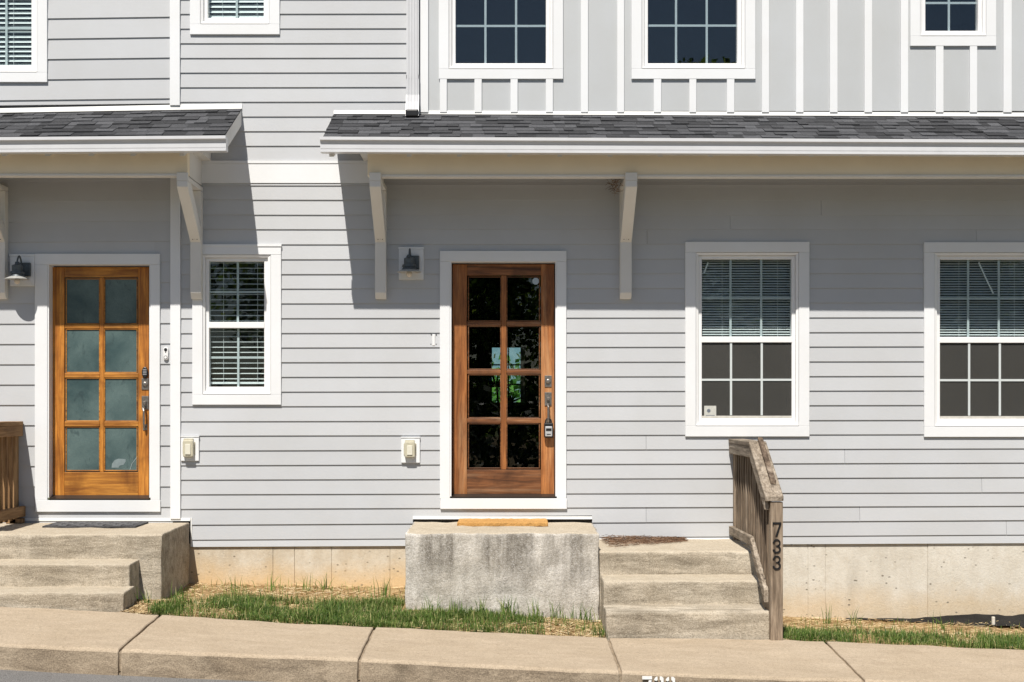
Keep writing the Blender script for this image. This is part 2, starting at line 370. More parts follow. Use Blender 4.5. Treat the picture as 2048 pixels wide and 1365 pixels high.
STRAW = blade_mat('dry_straw', [(0.0, (0.22, 0.13, 0.06)), (0.4, (0.47, 0.33, 0.17)), (0.8, (0.64, 0.50, 0.28)), (1.0, (0.72, 0.62, 0.42))], 0.8)
NEEDLE = blade_mat('brown_pine_straw', [(0.0, (0.05, 0.028, 0.018)), (0.5, (0.16, 0.088, 0.05)), (0.85, (0.28, 0.17, 0.10)), (1.0, (0.42, 0.30, 0.22))], 0.8)
LEAF = blade_mat('tree_leaves', [(0.0, (0.030, 0.060, 0.010)), (0.5, (0.085, 0.16, 0.022)), (0.85, (0.26, 0.40, 0.055)), (1.0, (0.50, 0.62, 0.10))], 0.4, 0.6)
LEAF2 = blade_mat('bright_hedge_leaves', [(0.0, (0.08, 0.15, 0.02)), (0.5, (0.19, 0.34, 0.04)), (1.0, (0.34, 0.50, 0.08))], 0.5, 0.3)
LEAF_D = blade_mat('added_hedge_dark_leaves', [(0.0, (0.010, 0.020, 0.006)), (0.6, (0.025, 0.048, 0.010)), (1.0, (0.06, 0.09, 0.02))], 0.5, 0.2)  # leaves of the added hedge, darkened so the lower panes reflect less
BARK = simple('bark', (0.09, 0.07, 0.05), 0.9, 0, 0.1, 0.3, 12)
PLANTL = simple('houseplant_leaf', (0.02, 0.05, 0.015), 0.4)
DIGIT = simple('black_house_number_metal', (0.012, 0.012, 0.013), 0.45, 0.2)
STENCIL = simple('white_stencil_paint', (0.80, 0.79, 0.76), 0.7, 0, 0.3, 0.08, 40)
STICK = simple('pale_sticker', (0.50, 0.50, 0.46), 0.5, 0, 0.4, 0.1, 60)
STICKB = simple('blue_grey_sticker', (0.42, 0.50, 0.56), 0.5, 0, 0.4, 0.05, 60)
STICKD = simple('sticker_print', (0.13, 0.15, 0.18), 0.6)

# ------------------------------------------------------------------ ground, road, sidewalk
def interp(t, x):
    if x <= t[0][0]: a, b = t[0], t[1]
    elif x >= t[-1][0]: a, b = t[-2], t[-1]
    else:
        for a, b in zip(t, t[1:]):
            if a[0] <= x <= b[0]: break
    return a[1] + (b[1] - a[1]) * (x - a[0]) / (b[0] - a[0])
WD0, WD1 = 1.75, 2.95                                         # sidewalk back and kerb front, metres in front of the facade
_back = [(wx(px, WD0), wz(py, WD0)) for px, py in ((0, 1213), (278, 1227), (600, 1248), (748, 1255), (1217, 1276), (1545, 1279), (2048, 1300))]
_front = [(wx(px, WD1), wz(py, WD1)) for px, py in ((0, 1287), (237, 1300), (720, 1318), (1240, 1344), (1735, 1361))]
zb = lambda x: interp(_back, x)
zf = lambda x: interp(_front, x)
zroad = lambda x: zf(x) - 0.178
_wallz = [(wx(px), wz(py)) for px, py in ((-300, 1150), (383, 1168), (810, 1176), (1200, 1205), (1560, 1236), (1850, 1243), (2300, 1246))]
def zg(x, d):
    t = max(0.0, min(1.0, d / WD0))
    return interp(_wallz, x) * (1 - t) + (zb(x) - 0.012) * t

road = MB(); xs = [-60, -14] + [-8 + i * 1.0 for i in range(17)] + [14, 60]
zr2 = lambda x: zroad(max(-9, min(9, x)))
for a, b in zip(xs, xs[1:]):
    road.add([(a, -WD1 + 0.05, zr2(a)), (b, -WD1 + 0.05, zr2(b)), (b, -13.5, zr2(b) - 0.05), (a, -13.5, zr2(a) - 0.05)], [(0, 1, 2, 3)])
tag(build('road', road, ASPH), kind='structure')
far = MB(); far.add([(-600, -600, -0.55), (600, -600, -0.55), (600, 600, -0.55), (-600, 600, -0.55)], [(0, 1, 2, 3)])
tag(build('ground', far, simple('far_lawn', (0.15, 0.17, 0.07), 0.95, 0, 0.1, 0.3, 2)), kind='structure')
fw = MB()
for a, b in zip(xs, xs[1:]):
    fw.add([(a, -13.5, zr2(a) - 0.045), (b, -13.5, zr2(b) - 0.045), (b, -16.5, zr2(b) + 0.03), (a, -16.5, zr2(a) + 0.03)], [(0, 1, 2, 3)])
tag(build('far_sidewalk', fw, C_WALK), kind='structure')
verge = MB()
for a, b in zip(xs, xs[1:]):
    verge.add([(a, -16.5, zr2(a) + 0.025), (b, -16.5, zr2(b) + 0.025), (b, -60, zr2(b) + 0.6), (a, -60, zr2(a) + 0.6)], [(0, 1, 2, 3)])
tag(build('far_verge', verge, simple('verge_grass', (0.16, 0.125, 0.07), 0.95, 0, 0.1, 0.35, 3)), kind='structure')

soil = MB(); nx, nd = 150, 16; gx0, gx1 = -7.5, 7.5
for i in range(nx + 1):
    for j in range(nd + 1):
        x = gx0 + (gx1 - gx0) * i / nx; d = -0.10 + (WD0 + 0.06) * j / nd
        e = 0.0 if d > WD0 - 0.15 else 0.020 * noise.noise(Vector((x * 2.2, d * 3, 1))) + 0.008 * noise.noise(Vector((x * 9, d * 9, 4)))
        soil.v.append((x, -d, zg(x, d) + e))
for i in range(nx):
    for j in range(nd):
        a = i * (nd + 1) + j; soil.f.append((a, a + 1, a + nd + 2, a + nd + 1)); soil.mi.append(0)
tag(build('soil', soil, SOIL, smooth=True), kind='structure')

walk = tag(empty('sidewalk', (0, -2.3, 0)), kind='structure')
joints = [-7.6, -6.0, -4.35, -2.625, -0.983, 0.805, 2.47, 4.12, 5.8, 7.5]
for a, b in zip(joints, joints[1:]):
    g = 0.010; m = MB(); n = 5
    x0, x1 = a + g, b - g
    # top outline corners with a lowered toe; slab is a solid
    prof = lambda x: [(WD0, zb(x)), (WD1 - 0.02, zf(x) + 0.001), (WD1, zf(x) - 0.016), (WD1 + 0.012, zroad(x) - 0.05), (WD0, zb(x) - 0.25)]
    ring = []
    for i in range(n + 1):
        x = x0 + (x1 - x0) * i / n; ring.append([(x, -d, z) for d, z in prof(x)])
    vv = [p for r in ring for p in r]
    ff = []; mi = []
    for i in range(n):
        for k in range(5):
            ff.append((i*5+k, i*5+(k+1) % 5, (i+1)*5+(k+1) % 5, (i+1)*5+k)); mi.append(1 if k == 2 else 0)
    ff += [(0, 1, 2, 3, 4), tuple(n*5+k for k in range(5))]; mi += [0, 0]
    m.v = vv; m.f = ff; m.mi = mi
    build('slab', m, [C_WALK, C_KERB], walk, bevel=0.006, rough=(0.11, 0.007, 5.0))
jm = MB()
for j in joints: jm.box(j - 0.03, j + 0.03, WD0 + 0.02, WD1 - 0.012, zb(j) - 0.30, min(zb(j), zf(j)) - 0.16)
for j in joints:
    jm.hexa([(j-.03, -WD1+.02, zf(j)-.15), (j+.03, -WD1+.02, zf(j)-.15), (j+.03, -WD0-.01, zb(j)-.15), (j-.03, -WD0-.01, zb(j)-.15),
             (j-.03, -WD1+.02, zf(j)-.020), (j+.03, -WD1+.02, zf(j)-.020), (j+.03, -WD0-.01, zb(j)-.020), (j-.03, -WD0-.01, zb(j)-.020)])
tag(build('joint_filler', jm, C_KERB, walk), kind='stuff')

# stencilled number on the kerb
def strokes(segs, org, sc, dd, w=0.0):
    m = MB(); ox, oz = org
    for poly in segs: m.poly([(ox + x * sc, oz + z * sc) for x, z in poly], dd)
    return m
def arc(cx, cz, r0, r1, a0, a1, n=7):
    p = [(cx + r1 * math.cos(math.radians(a0 + (a1-a0)*i/n)), cz + r1 * math.sin(math.radians(a0 + (a1-a0)*i/n))) for i in range(n+1)]
    q = [(cx + r0 * math.cos(math.radians(a1 + (a0-a1)*i/n)), cz + r0 * math.sin(math.radians(a1 + (a0-a1)*i/n))) for i in range(n+1)]
    return p + q
ST7 = [[(0, 1), (0.62, 1), (0.62, 0.84), (0, 0.84)], [(0.42, 0.80), (0.60, 0.80), (0.36, 0), (0.16, 0)]]
ST3 = [arc(0.26, 0.74, 0.09, 0.26, 96, 158, 5), [(0.38, 1.0), (0.52, 1.0), (0.62, 0.92), (0.62, 0.6), (0.46, 0.56), (0.46, 0.80), (0.38, 0.84)],
       [(0.38, 0.0), (0.52, 0.0), (0.62, 0.08), (0.62, 0.44), (0.46, 0.5), (0.46, 0.2), (0.38, 0.16)], arc(0.26, 0.26, 0.08, 0.26, 182, 268, 5)]
kx = wx(1284, WD1); sten = MB(); ks = 0.108
for k, segs in enumerate((ST7, ST3, ST3)):
    x = kx + k * 0.0787; zt = zf(x + 0.05) - 0.020 - ks * 1.3
    q = strokes([[(a_, b_ * 1.3) for a_, b_ in sg] for sg in segs], (x, zt), ks, (WD1 + 0.0135, WD1 + 0.0165)); sten.add(q.v, q.f)
# lean the paint onto the kerb face
build('painted_number', sten, STENCIL, walk)

# ------------------------------------------------------------------ the two houses
left = tag(empty('townhouse', (-4.4, 0, 0.2)), 'grey townhouse with wide lap boards, a honey wood door and a short porch roof', 'house')
right = tag(empty('townhouse', (1.5, 0, 0.2)), 'grey townhouse with narrow lap boards, upright battens upstairs and a dark brown door', 'house')

def subtract(x0, x1, z0, z1, ops):
    """rectangle minus openings -> list of rectangles"""
    rects = [(x0, x1, z0, z1)]
    for (a, b, c, e) in ops:
        out = []
        for (p, q, r, s) in rects:
            if b <= p or a >= q or e <= r or c >= s: out.append((p, q, r, s)); continue
            if a > p: out.append((p, a, r, s))
            if b < q: out.append((b, q, r, s))
            m0, m1 = max(p, a), min(q, b)
            if s - e > 0.004: out.append((m0, m1, e, s))
            if c - r > 0.004: out.append((m0, m1, r, c))
        rects = out
    return [r for r in rects if r[1] - r[0] > 0.01]

def planks(parent, rows, xa, xb, ops, cuts, zl):
    """rows: list of (yLeft, yRight) bottom edges, top row first.  zl: the two photo columns the y values belong to."""
    X0, X1 = wx(zl[0]), wx(zl[1])
    for i in range(1, len(rows)):
        top, bot = rows[i-1], rows[i]
        zT = lambda x: wz(top[0] + (top[1]-top[0]) * (x-X0)/(X1-X0))
        zB = lambda x: wz(bot[0] + (bot[1]-bot[0]) * (x-X0)/(X1-X0))
        cut = sorted(c for c in cuts.get(i, []) if xa < c < xb)
        for a, b in zip([xa] + [c + 0.0012 for c in cut], [c - 0.0012 for c in cut] + [xb]):
            mid = (a + b) / 2; h = zT(mid) - zB(mid)
            near = [o for o in ops if o[1] > a and o[0] < b]
            for (p, q, r, s) in subtract(a, b, zB(mid), zT(mid), near):
                t0 = (r - zB(mid)) / h; t1 = (s - zB(mid)) / h
                fd = lambda t: 0.0140 - 0.0112 * t
                jb = random.uniform(-0.0006, 0.0006)
                zz = lambda x, t: zB(x) + (zT(x) - zB(x)) * t + (jb if t == 0 else 0)
                ext = 0.012 / h if t1 > 0.995 else 0.0
                m = MB().hexa([(p, -fd(t0), zz(p, t0)), (q, -fd(t0), zz(q, t0)), (q, 0.012, zz(q, t0)), (p, 0.012, zz(p, t0)),
                               (p, -fd(t1), zz(p, t1 + ext)), (q, -fd(t1), zz(q, t1 + ext)), (q, 0.012, zz(q, t1 + ext)), (p, 0.012, zz(p, t1 + ext))])
                build('siding_plank', m, SIDING, parent)

def ob(x0, x1, y0, y1):                                       # an opening from photo columns and rows on the facade plane
    return (wx(x0), wx(x1), wz(y1), wz(y0))

# left house siding (wide boards); lines tilt a little up to the right higher up the wall
rowsL = []
for k in range(30, -1, -1):
    y = 1013.8 - 40.8 * k
    t = 0.0150 * max(0.0, (892 - y) / 855) * 345
    rowsL.append((y + t * 0.9, y - t * 0.05))
rowsL.append((1046, 1046))
opsL = [ob(85, 309, 519, 1012), ob(-260, 86, -250, 154), ob(-400, 341, 212, 229)]
planks(left, rowsL, -6.6, wx(346), opsL, {}, (0, 345))
# right house lap siding (narrow boards)
rowsR = [(29 - 29.3 * k, 27 - 29.3 * k) for k in range(8, 0, -1)] + [(29 + 29.3 * k, 26.5 + 29.3 * k) for k in range(0, 11)]
rowsR[-1] = (322, 322)
ySL = [371, 400, 430, 459, 489.4, 519.5, 549, 578, 607.6, 637, 666.8, 695.8, 725, 754.6, 784, 813, 842.8, 871.8, 901.5, 931, 959.8, 988.9, 1018, 1049.7, 1080, 1094]
ySR = [371, 402, 432, 460.5, 489, 518, 547.5, 577, 606, 634.7, 664, 692.7, 722.7, 752, 780.8, 810, 840, 868.4, 897, 925.5, 954.7, 984.7, 1011.7, 1040.5, 1069.4, 1086.4]
rowsR2 = list(zip(ySL, ySR))
opsUp = [ob(391, 550, -250, 61)]
planks(right, rowsR, wx(356), wx(830), opsUp, {}, (364, 2048))
opsLow = [ob(396, 553, 500, 800), ob(891, 1122, 513, 1008), ob(1381, 1607, 495, 862), ob(1857, 2084, 496, 863),
          ob(300, 382.5, 1038, 1200), ob(826, 1184, 1033, 1200)]
cuts = {4: [wx(1460)], 5: [wx(1294), wx(1952)], 3: [wx(1642)], 19: [wx(1292)], 20: [wx(1689)], 22: [wx(1963)], 24: [wx(1719), wx(1292)], 25: [wx(2012)]}
rowsR2[0] = (364, 364)
rowsR2.insert(1, (371.5, 371.5))
planks(right, rowsR2, wx(356), 6.6, opsLow, cuts, (364, 2048))
# belly band behind the roof beams
bb = MB().box(wx(365), wx(760), -0.01, 0.020, wz(367), wz(328)); build('belly_band', bb, TRIM, right)
build('band_cap', MB().box(wx(365), wx(760), -0.01, 0.026, wz(327.8), wz(322.5)), TRIM, right)
build('band_backing', MB().box(wx(760), 6.6, -0.01, 0.006, wz(376), wz(234)), SIDING, right)
build('band_backing', MB().box(-6.6, wx(341), -0.01, 0.006, wz(240), wz(222)), SIDING, left)
# flat panels and battens of the upper right wall
bat = [(840, 857), (880, 894), (949, 963.6), (1021, 1035.4), (1091.5, 1105.8), (1161.5, 1176), (1234, 1248), (1307, 1322), (1378, 1392), (1453, 1468), (1522.8, 1537.4), (1591, 1606),
       (1658.6, 1674), (1727.7, 1743), (1800, 1815), (1870, 1885.5), (1938, 1952.7), (2005, 2021.7)] + [(2075 + 71*i, 2090 + 71*i) for i in range(6)]
opsB = [ob(888, 1116, -250, 149), ob(1273, 1500, -250, 149), ob(1829, 1980, -250, 83)]
cen = [(a + b) / 2 for a, b in bat]
for a, b in zip(cen, cen[1:]):
    for (p, q, r, s) in subtract(wx(a) + 0.0008, wx(b) - 0.0008, wz(222.5), wz(-215), opsB):
        build('wall_panel', MB().box(p, q, -0.012, 0.007, r, s), PANEL, right)
opsBt = [ob(870, 1130, -260, 158.5), ob(1255, 1516, -260, 158.5), ob(1815.5, 1994, -260, 92.8)]
for a, b in bat[1:]:
    for (p, q, r, s) in subtract(wx(a), wx(b), wz(226.5), wz(-215), opsBt):
        if s - r > 0.05 and q - p > 0.04: build('batten', MB().box(p, q, 0.0, 0.026, r, s), TRIM, right, bevel=0.002)
build('corner_board', MB().box(wx(840), wx(857), -0.01, 0.030, wz(226.5), wz(-215)), TRIM, right, bevel=0.002)
build('corner_board', MB().box(wx(341), wx(361), -0.01, 0.030, wz(212.5), wz(-215)), TRIM, left, bevel=0.002)
build('corner_board', MB().box(wx(342), wx(362), -0.01, 0.030, wz(1038), wz(346)), TRIM, left, bevel=0.002)
# upper storey continues above the picture: soffit
build('eave_soffit', MB().box(-6.6, 6.6, -0.3, 0.45, wz(-215), wz(-245)), TRIM, right)
# flashings
build('flashing', MB().prism_x([(0, wz(1042)), (0.02, wz(1042)), (0.016, wz(1036.5)), (0, wz(1036.5))], wx(-200), wx(381)), FLASH, left)
build('flashing', MB().prism_x([(0, wz(1038.5)), (0.022, wz(1038.5)), (0.017, wz(1033)), (0, wz(1033))], wx(826), wx(1184)), FLASH, right)
build('flashing', MB().prism_x([(0, wz(1083)), (0.024, wz(1083)), (0.017, wz(1077)), (0, wz(1077))], wx(1196), wx(1530)), FLASH, right)
build('flashing_return', MB().box(wx(382), wx(384.5), -0.005, 0.016, wz(1094), wz(1036)), FLASH, right)
build('wall_sheathing', MB().box(-6.6, wx(384), -0.03, -0.013, wz(1250), wz(1030)), ROOM, left)
build('wall_sheathing', MB().box(wx(822), wx(1188), -0.03, -0.013, wz(1250), wz(1030)), DARK, right)

def sheath(parent, x0, x1, z0, z1, ops):
    m = MB()
    for (p, q, r, s) in subtract(x0, x1, z0, z1, ops): m.box(p, q, -0.030, -0.0135, r, s)
    build('wall_sheathing', m, ROOM, parent)
sheath(left, -6.6, wx(344), wz(1036), wz(-215), opsL[:2])
sheath(right, wx(344.5), 6.6, wz(1036), wz(-215), opsUp + opsLow[:4] + opsB)
# foundation
fm = MB()
def found(parent, segs, y0, mat):
    m = MB()
    for a, b in zip(segs, segs[1:]): m.box(wx(a) + 0.0024, wx(b) - 0.0024, -0.20, -0.004 - 0.002 * random.random(), -0.3, wz(y0))
    m.box(wx(segs[0]) + 0.01, wx(segs[-1]) - 0.01, -0.19, -0.014, -0.29, wz(y0) - 0.005)
    build('foundation_wall', m, mat, parent)
found(right, [365, 545.8, 589, 663, 780, 850], 1088, C_FOUND2)
found(right, [1180, 1616, 1650.7, 1855.6, 2140, 2500], 1084, C_FOUND)
found(left, [-500, -200, 364], 1060, C_FOUND2)

# ------------------------------------------------------------------ windows
def window(parent, outer, tw, gl, meet, ncol, lower_rows, upper_rows, vx, hl, hu, blind=None, screen=False, cap=False, gmat=None, sticker=False):
    """outer: trim outline (x0,x1,y0,y1) in photo pixels; gl: glass outline; meet: meeting rail rows; vx: muntin columns; hl / hu: muntin rows."""
    gmat = gmat or GLASS
    x0, x1, y0, y1 = outer; ix0, ix1, iy0, iy1 = x0 + tw, x1 - tw, y0 + tw, y1 - tw
    g0, g1, gy0, gy1 = gl
    X = wx; Z = wz
    f = MB(); TF = 0.027
    def ring(m, o, i, d0, d1):
        m.box(X(o[0]), X(i[0]), d0, d1, Z(o[3]), Z(o[2])); m.box(X(i[1]), X(o[1]), d0, d1, Z(o[3]), Z(o[2]))
        m.box(X(i[0]), X(i[1]), d0, d1, Z(i[2]), Z(o[2])); m.box(X(i[0]), X(i[1]), d0, d1, Z(o[3]), Z(i[3]))
    mxl, mxr = (ix0 + g0) / 2 - 1.0, (ix1 + g1) / 2 + 1.0; myt, myb = (iy0 + gy0) / 2 - 1, (iy1 + gy1) / 2 + 1
    # sloped outer frame, mitred
    def slope(m, o, i, do, di):
        O = [(X(o[0]), Z(o[3])), (X(o[1]), Z(o[3])), (X(o[1]), Z(o[2])), (X(o[0]), Z(o[2]))]
        I = [(X(i[0]), Z(i[3])), (X(i[1]), Z(i[3])), (X(i[1]), Z(i[2])), (X(i[0]), Z(i[2]))]
        m.add([(a, -do, b) for a, b in O] + [(a, -di, b) for a, b in I] + [(a, 0.11, b) for a, b in O] + [(a, 0.11, b) for a, b in I],
              [(k, (k+1) % 4, 4+(k+1) % 4, 4+k) for k in range(4)] + [(4+k, 4+(k+1) % 4, 12+(k+1) % 4, 12+k) for k in range(4)] +
              [(8+k, 8+(k+1) % 4, (k+1) % 4, k) for k in range(4)] + [(12+k, 12+(k+1) % 4, 8+(k+1) % 4, 8+k) for k in range(4)])
    fr = MB(); slope(fr, (ix0 + 0.6, ix1 - 0.6, iy0 + 0.6, iy1 - 0.6), (mxl, mxr, myt, myb), 0.021, 0.012)
    w = build('window', fr, VINYL, parent)
    sash = MB(); ring(sash, (mxl + .2, mxr - .2, myt + .2, myb - .2), (g0, g1, gy0, gy1), -0.09, -0.010); build('sash', sash, VINYL, w, bevel=0.003)
    # trim boards: two legs between a head and a sill board
    a = build('trim_board', MB().box(X(x0), X(ix0), -0.01, TF, Z(iy1), Z(iy0)), TRIM, w, bevel=0.002)
    build('trim_board', MB().box(X(ix1), X(x1), -0.01, TF, Z(iy1), Z(iy0)), TRIM, w, bevel=0.002)
    build('trim_board', MB().box(X(x0), X(x1), -0.01, TF + .001, Z(y1), Z(iy1) - .001), TRIM, w, bevel=0.002)
    build('trim_board', MB().box(X(x0), X(x1), -0.01, TF + .001, Z(iy0) + .001, Z(y0)), TRIM, w, bevel=0.002)
    if cap: build('head_cap', MB().box(X(x0) - .004, X(x1) + .004, -0.01, TF + .008, Z(y0 + 4), Z(y0) + .001), TRIM, w)
    build('sill', MB().prism_x([(-0.05, Z(iy1) + .004), (0.030, Z(iy1) + .003), (0.030, Z(iy1) + .010), (-0.05, Z(iy1) + .022)], X(ix0 + 1), X(ix1 - 1)), VINYL, w)
    panes = []
    if meet:
        build('meeting_rail', MB().box(X(g0) - .002, X(g1) + .002, -0.085, -0.004, Z(meet[1]), Z(meet[0])), VINYL, w, bevel=0.003)
        panes = [(gy0, meet[0], hu, -0.034), (meet[1], gy1, hl, -0.055)]
    else: panes = [(gy0, gy1, hl, -0.05)]
    for (a, b, hs, d) in panes:
        front = screen and b == gy1
        build('pane', MB().box(X(g0) - .005, X(g1) + .005, d - 0.003, d, Z(b) - .005, Z(a) + .005), gmat, w)
        mw = 2.15
        for v in vx: build('muntin', MB().box(X(v - mw), X(v + mw), *((-.019, -.012) if front else (d - 0.014, d - 0.006)), Z(b - (6 if front else 0)), Z(a)), MUNT, w)
        for h in hs: build('muntin', MB().box(X(g0), X(g1), *((-.018, -.013) if front else (d - 0.013, d - 0.007)), Z(h + mw), Z(h - mw)), MUNT, w)
    if screen:
        a, b = (meet[1] + 1, gy1) if meet else (gy0, gy1)
        build('insect_screen', MB().box(X(g0) - .004, X(g1) + .004, -0.0215, -0.020, Z(b), Z(a)), SCREEN, w)
        build('screen_rail', MB().box(X(g0) + .001, X(g1) - .001, -0.026, -0.012, Z(gy1) + .001, Z(gy1 - 5)), simple('pale_screen_frame', (0.55, 0.53, 0.48), 0.5), w)
    if blind:
        pitch, width, tilt, a, b, each = blind
        mb = MB(); y = a + pitch * 0.4
        dz, dd = width * math.sin(tilt) / 2, width * math.cos(tilt) / 2; dc = -0.100
        while y < b:
            z = Z(y); m = MB() if each else mb
            sag = random.uniform(-.0012, .0012)
            m.hexa([(X(g0) - .002, -(dc + dd), z - dz), (X(g1) + .002, -(dc + dd), z - dz + sag), (X(g1) + .002, -(dc - dd), z + dz + sag), (X(g0) - .002, -(dc - dd), z + dz),
                    (X(g0) - .002, -(dc + dd), z - dz + .0025), (X(g1) + .002, -(dc + dd), z - dz + sag + .0025), (X(g1) + .002, -(dc - dd), z + dz + sag + .0025), (X(g0) - .002, -(dc - dd), z + dz + .0025)])
            if each: build('blind_slat', m, BLIND, w)
            y += pitch
        if not each: tag(build('blind', mb, BLIND, w), kind='stuff')
        cords = MB()
        for fx in (0.24, 0.86):
            xx = X(g0 + (g1 - g0) * fx); cords.box(xx - .0012, xx + .0012, dc + dd + .002, dc + dd + .004, Z(b), Z(a))
        build('blind_cord', cords, BLIND, w)
        build('blind_bottom_rail', MB().box(X(g0) + .002, X(g1) - .002, dc - .018, dc + .018, Z(b + 4), Z(b)), BLIND, w)
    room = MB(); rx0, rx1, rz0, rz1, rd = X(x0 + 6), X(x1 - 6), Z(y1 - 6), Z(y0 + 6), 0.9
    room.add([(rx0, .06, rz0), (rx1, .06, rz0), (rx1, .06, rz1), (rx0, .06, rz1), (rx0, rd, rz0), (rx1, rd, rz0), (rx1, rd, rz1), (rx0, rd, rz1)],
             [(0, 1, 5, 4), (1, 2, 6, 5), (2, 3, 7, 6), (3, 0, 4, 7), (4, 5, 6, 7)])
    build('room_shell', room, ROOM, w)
    return w

T = math.radians
# lower middle window with wide slat blinds
window(right, (385.7, 563, 490, 810), 20.5, (417.6, 528, 523, 774), (644.5, 656.5), 2, 2, 2, [474], [715], [583.7], (10.6, 0.05, T(11), 520, 764, True), False, True)
# pair of lower windows in the right wall
def big_window(off, dy):
    o = off
    return window(right, (1370 + o, 1617.7 + o, 484.6 + dy, 873.5 + dy), 21, (1404 + o, 1583.8 + o, 518.5 + dy, 837 + dy), (673.7 + dy, 685.4 + dy), 3, 2, 2,
                  [1462.5 + o, 1524 + o], [760 + dy], [596.3 + dy], (5.1, 0.025, T(27), 518 + dy, 676 + dy, False), True)
w1 = big_window(0, 0)
w2 = big_window(476.7, 0.8)
# wand cords and stickers
build('blind_wand', MB().tube([(wx(1418), .06, wz(524)), (wx(1410), .055, wz(545))], 0.0075, 6), BLIND, w1)
build('blind_wand', MB().tube([(wx(1962), .06, wz(524)), (wx(1976), .055, wz(556)), (wx(1991), .055, wz(587))], 0.007, 6), BLIND, w2)
st = build('sticker', MB().box(wx(1409), wx(1433), -0.0190, -0.0175, wz(838), wz(812)), STICK, w1)
pr = MB().lathe((wx(1418), 0.0174, wz(822)), [(0.016, 0.0), (0.016, 0.001)], 14, 0, 'y')
pr.box(wx(1412), wx(1430), -0.0175, -0.0165, wz(832), wz(830.5))
build('sticker_print', pr, STICKD, w1)
# upper windows
window(right, (877.8, 1126, -235, 159.6), 20, (911, 1092, -199, 126.5), (-42, -31), 3, 2, 2, [970.7, 1032.3], [48.7], [-120], None, False, False, UGLASS)
window(right, (1262.5, 1510, -235, 159.6), 20.5, (1296, 1475, -199, 126.5), (-42, -31), 3, 2, 2, [1353.7, 1415.4], [48], [-120], None, False, False, UGLASS)
window(right, (1819, 1990.5, -235, 93.8), 19.8, (1851.5, 1957, -199, 61.5), (-75, -64), 2, 2, 2, [1902], [2.5], [-130], None, False, False, UGLASS)
window(right, (381, 560, -235, 70.7), 20.5, (415, 527, -199, 36), (-75, -64), 2, 2, 2, [471], [-20], [-130], (10.4, 0.05, T(48), -195, 34, True), False, False)
window(left, (-262, 96, -235, 166), 19.5, (-228, 62, -199, 130.5), (-42, -31), 3, 2, 2, [-60, 8, -140], [53.5], [-120], (9.6, 0.05, T(42), -195, 126, True), False, False)

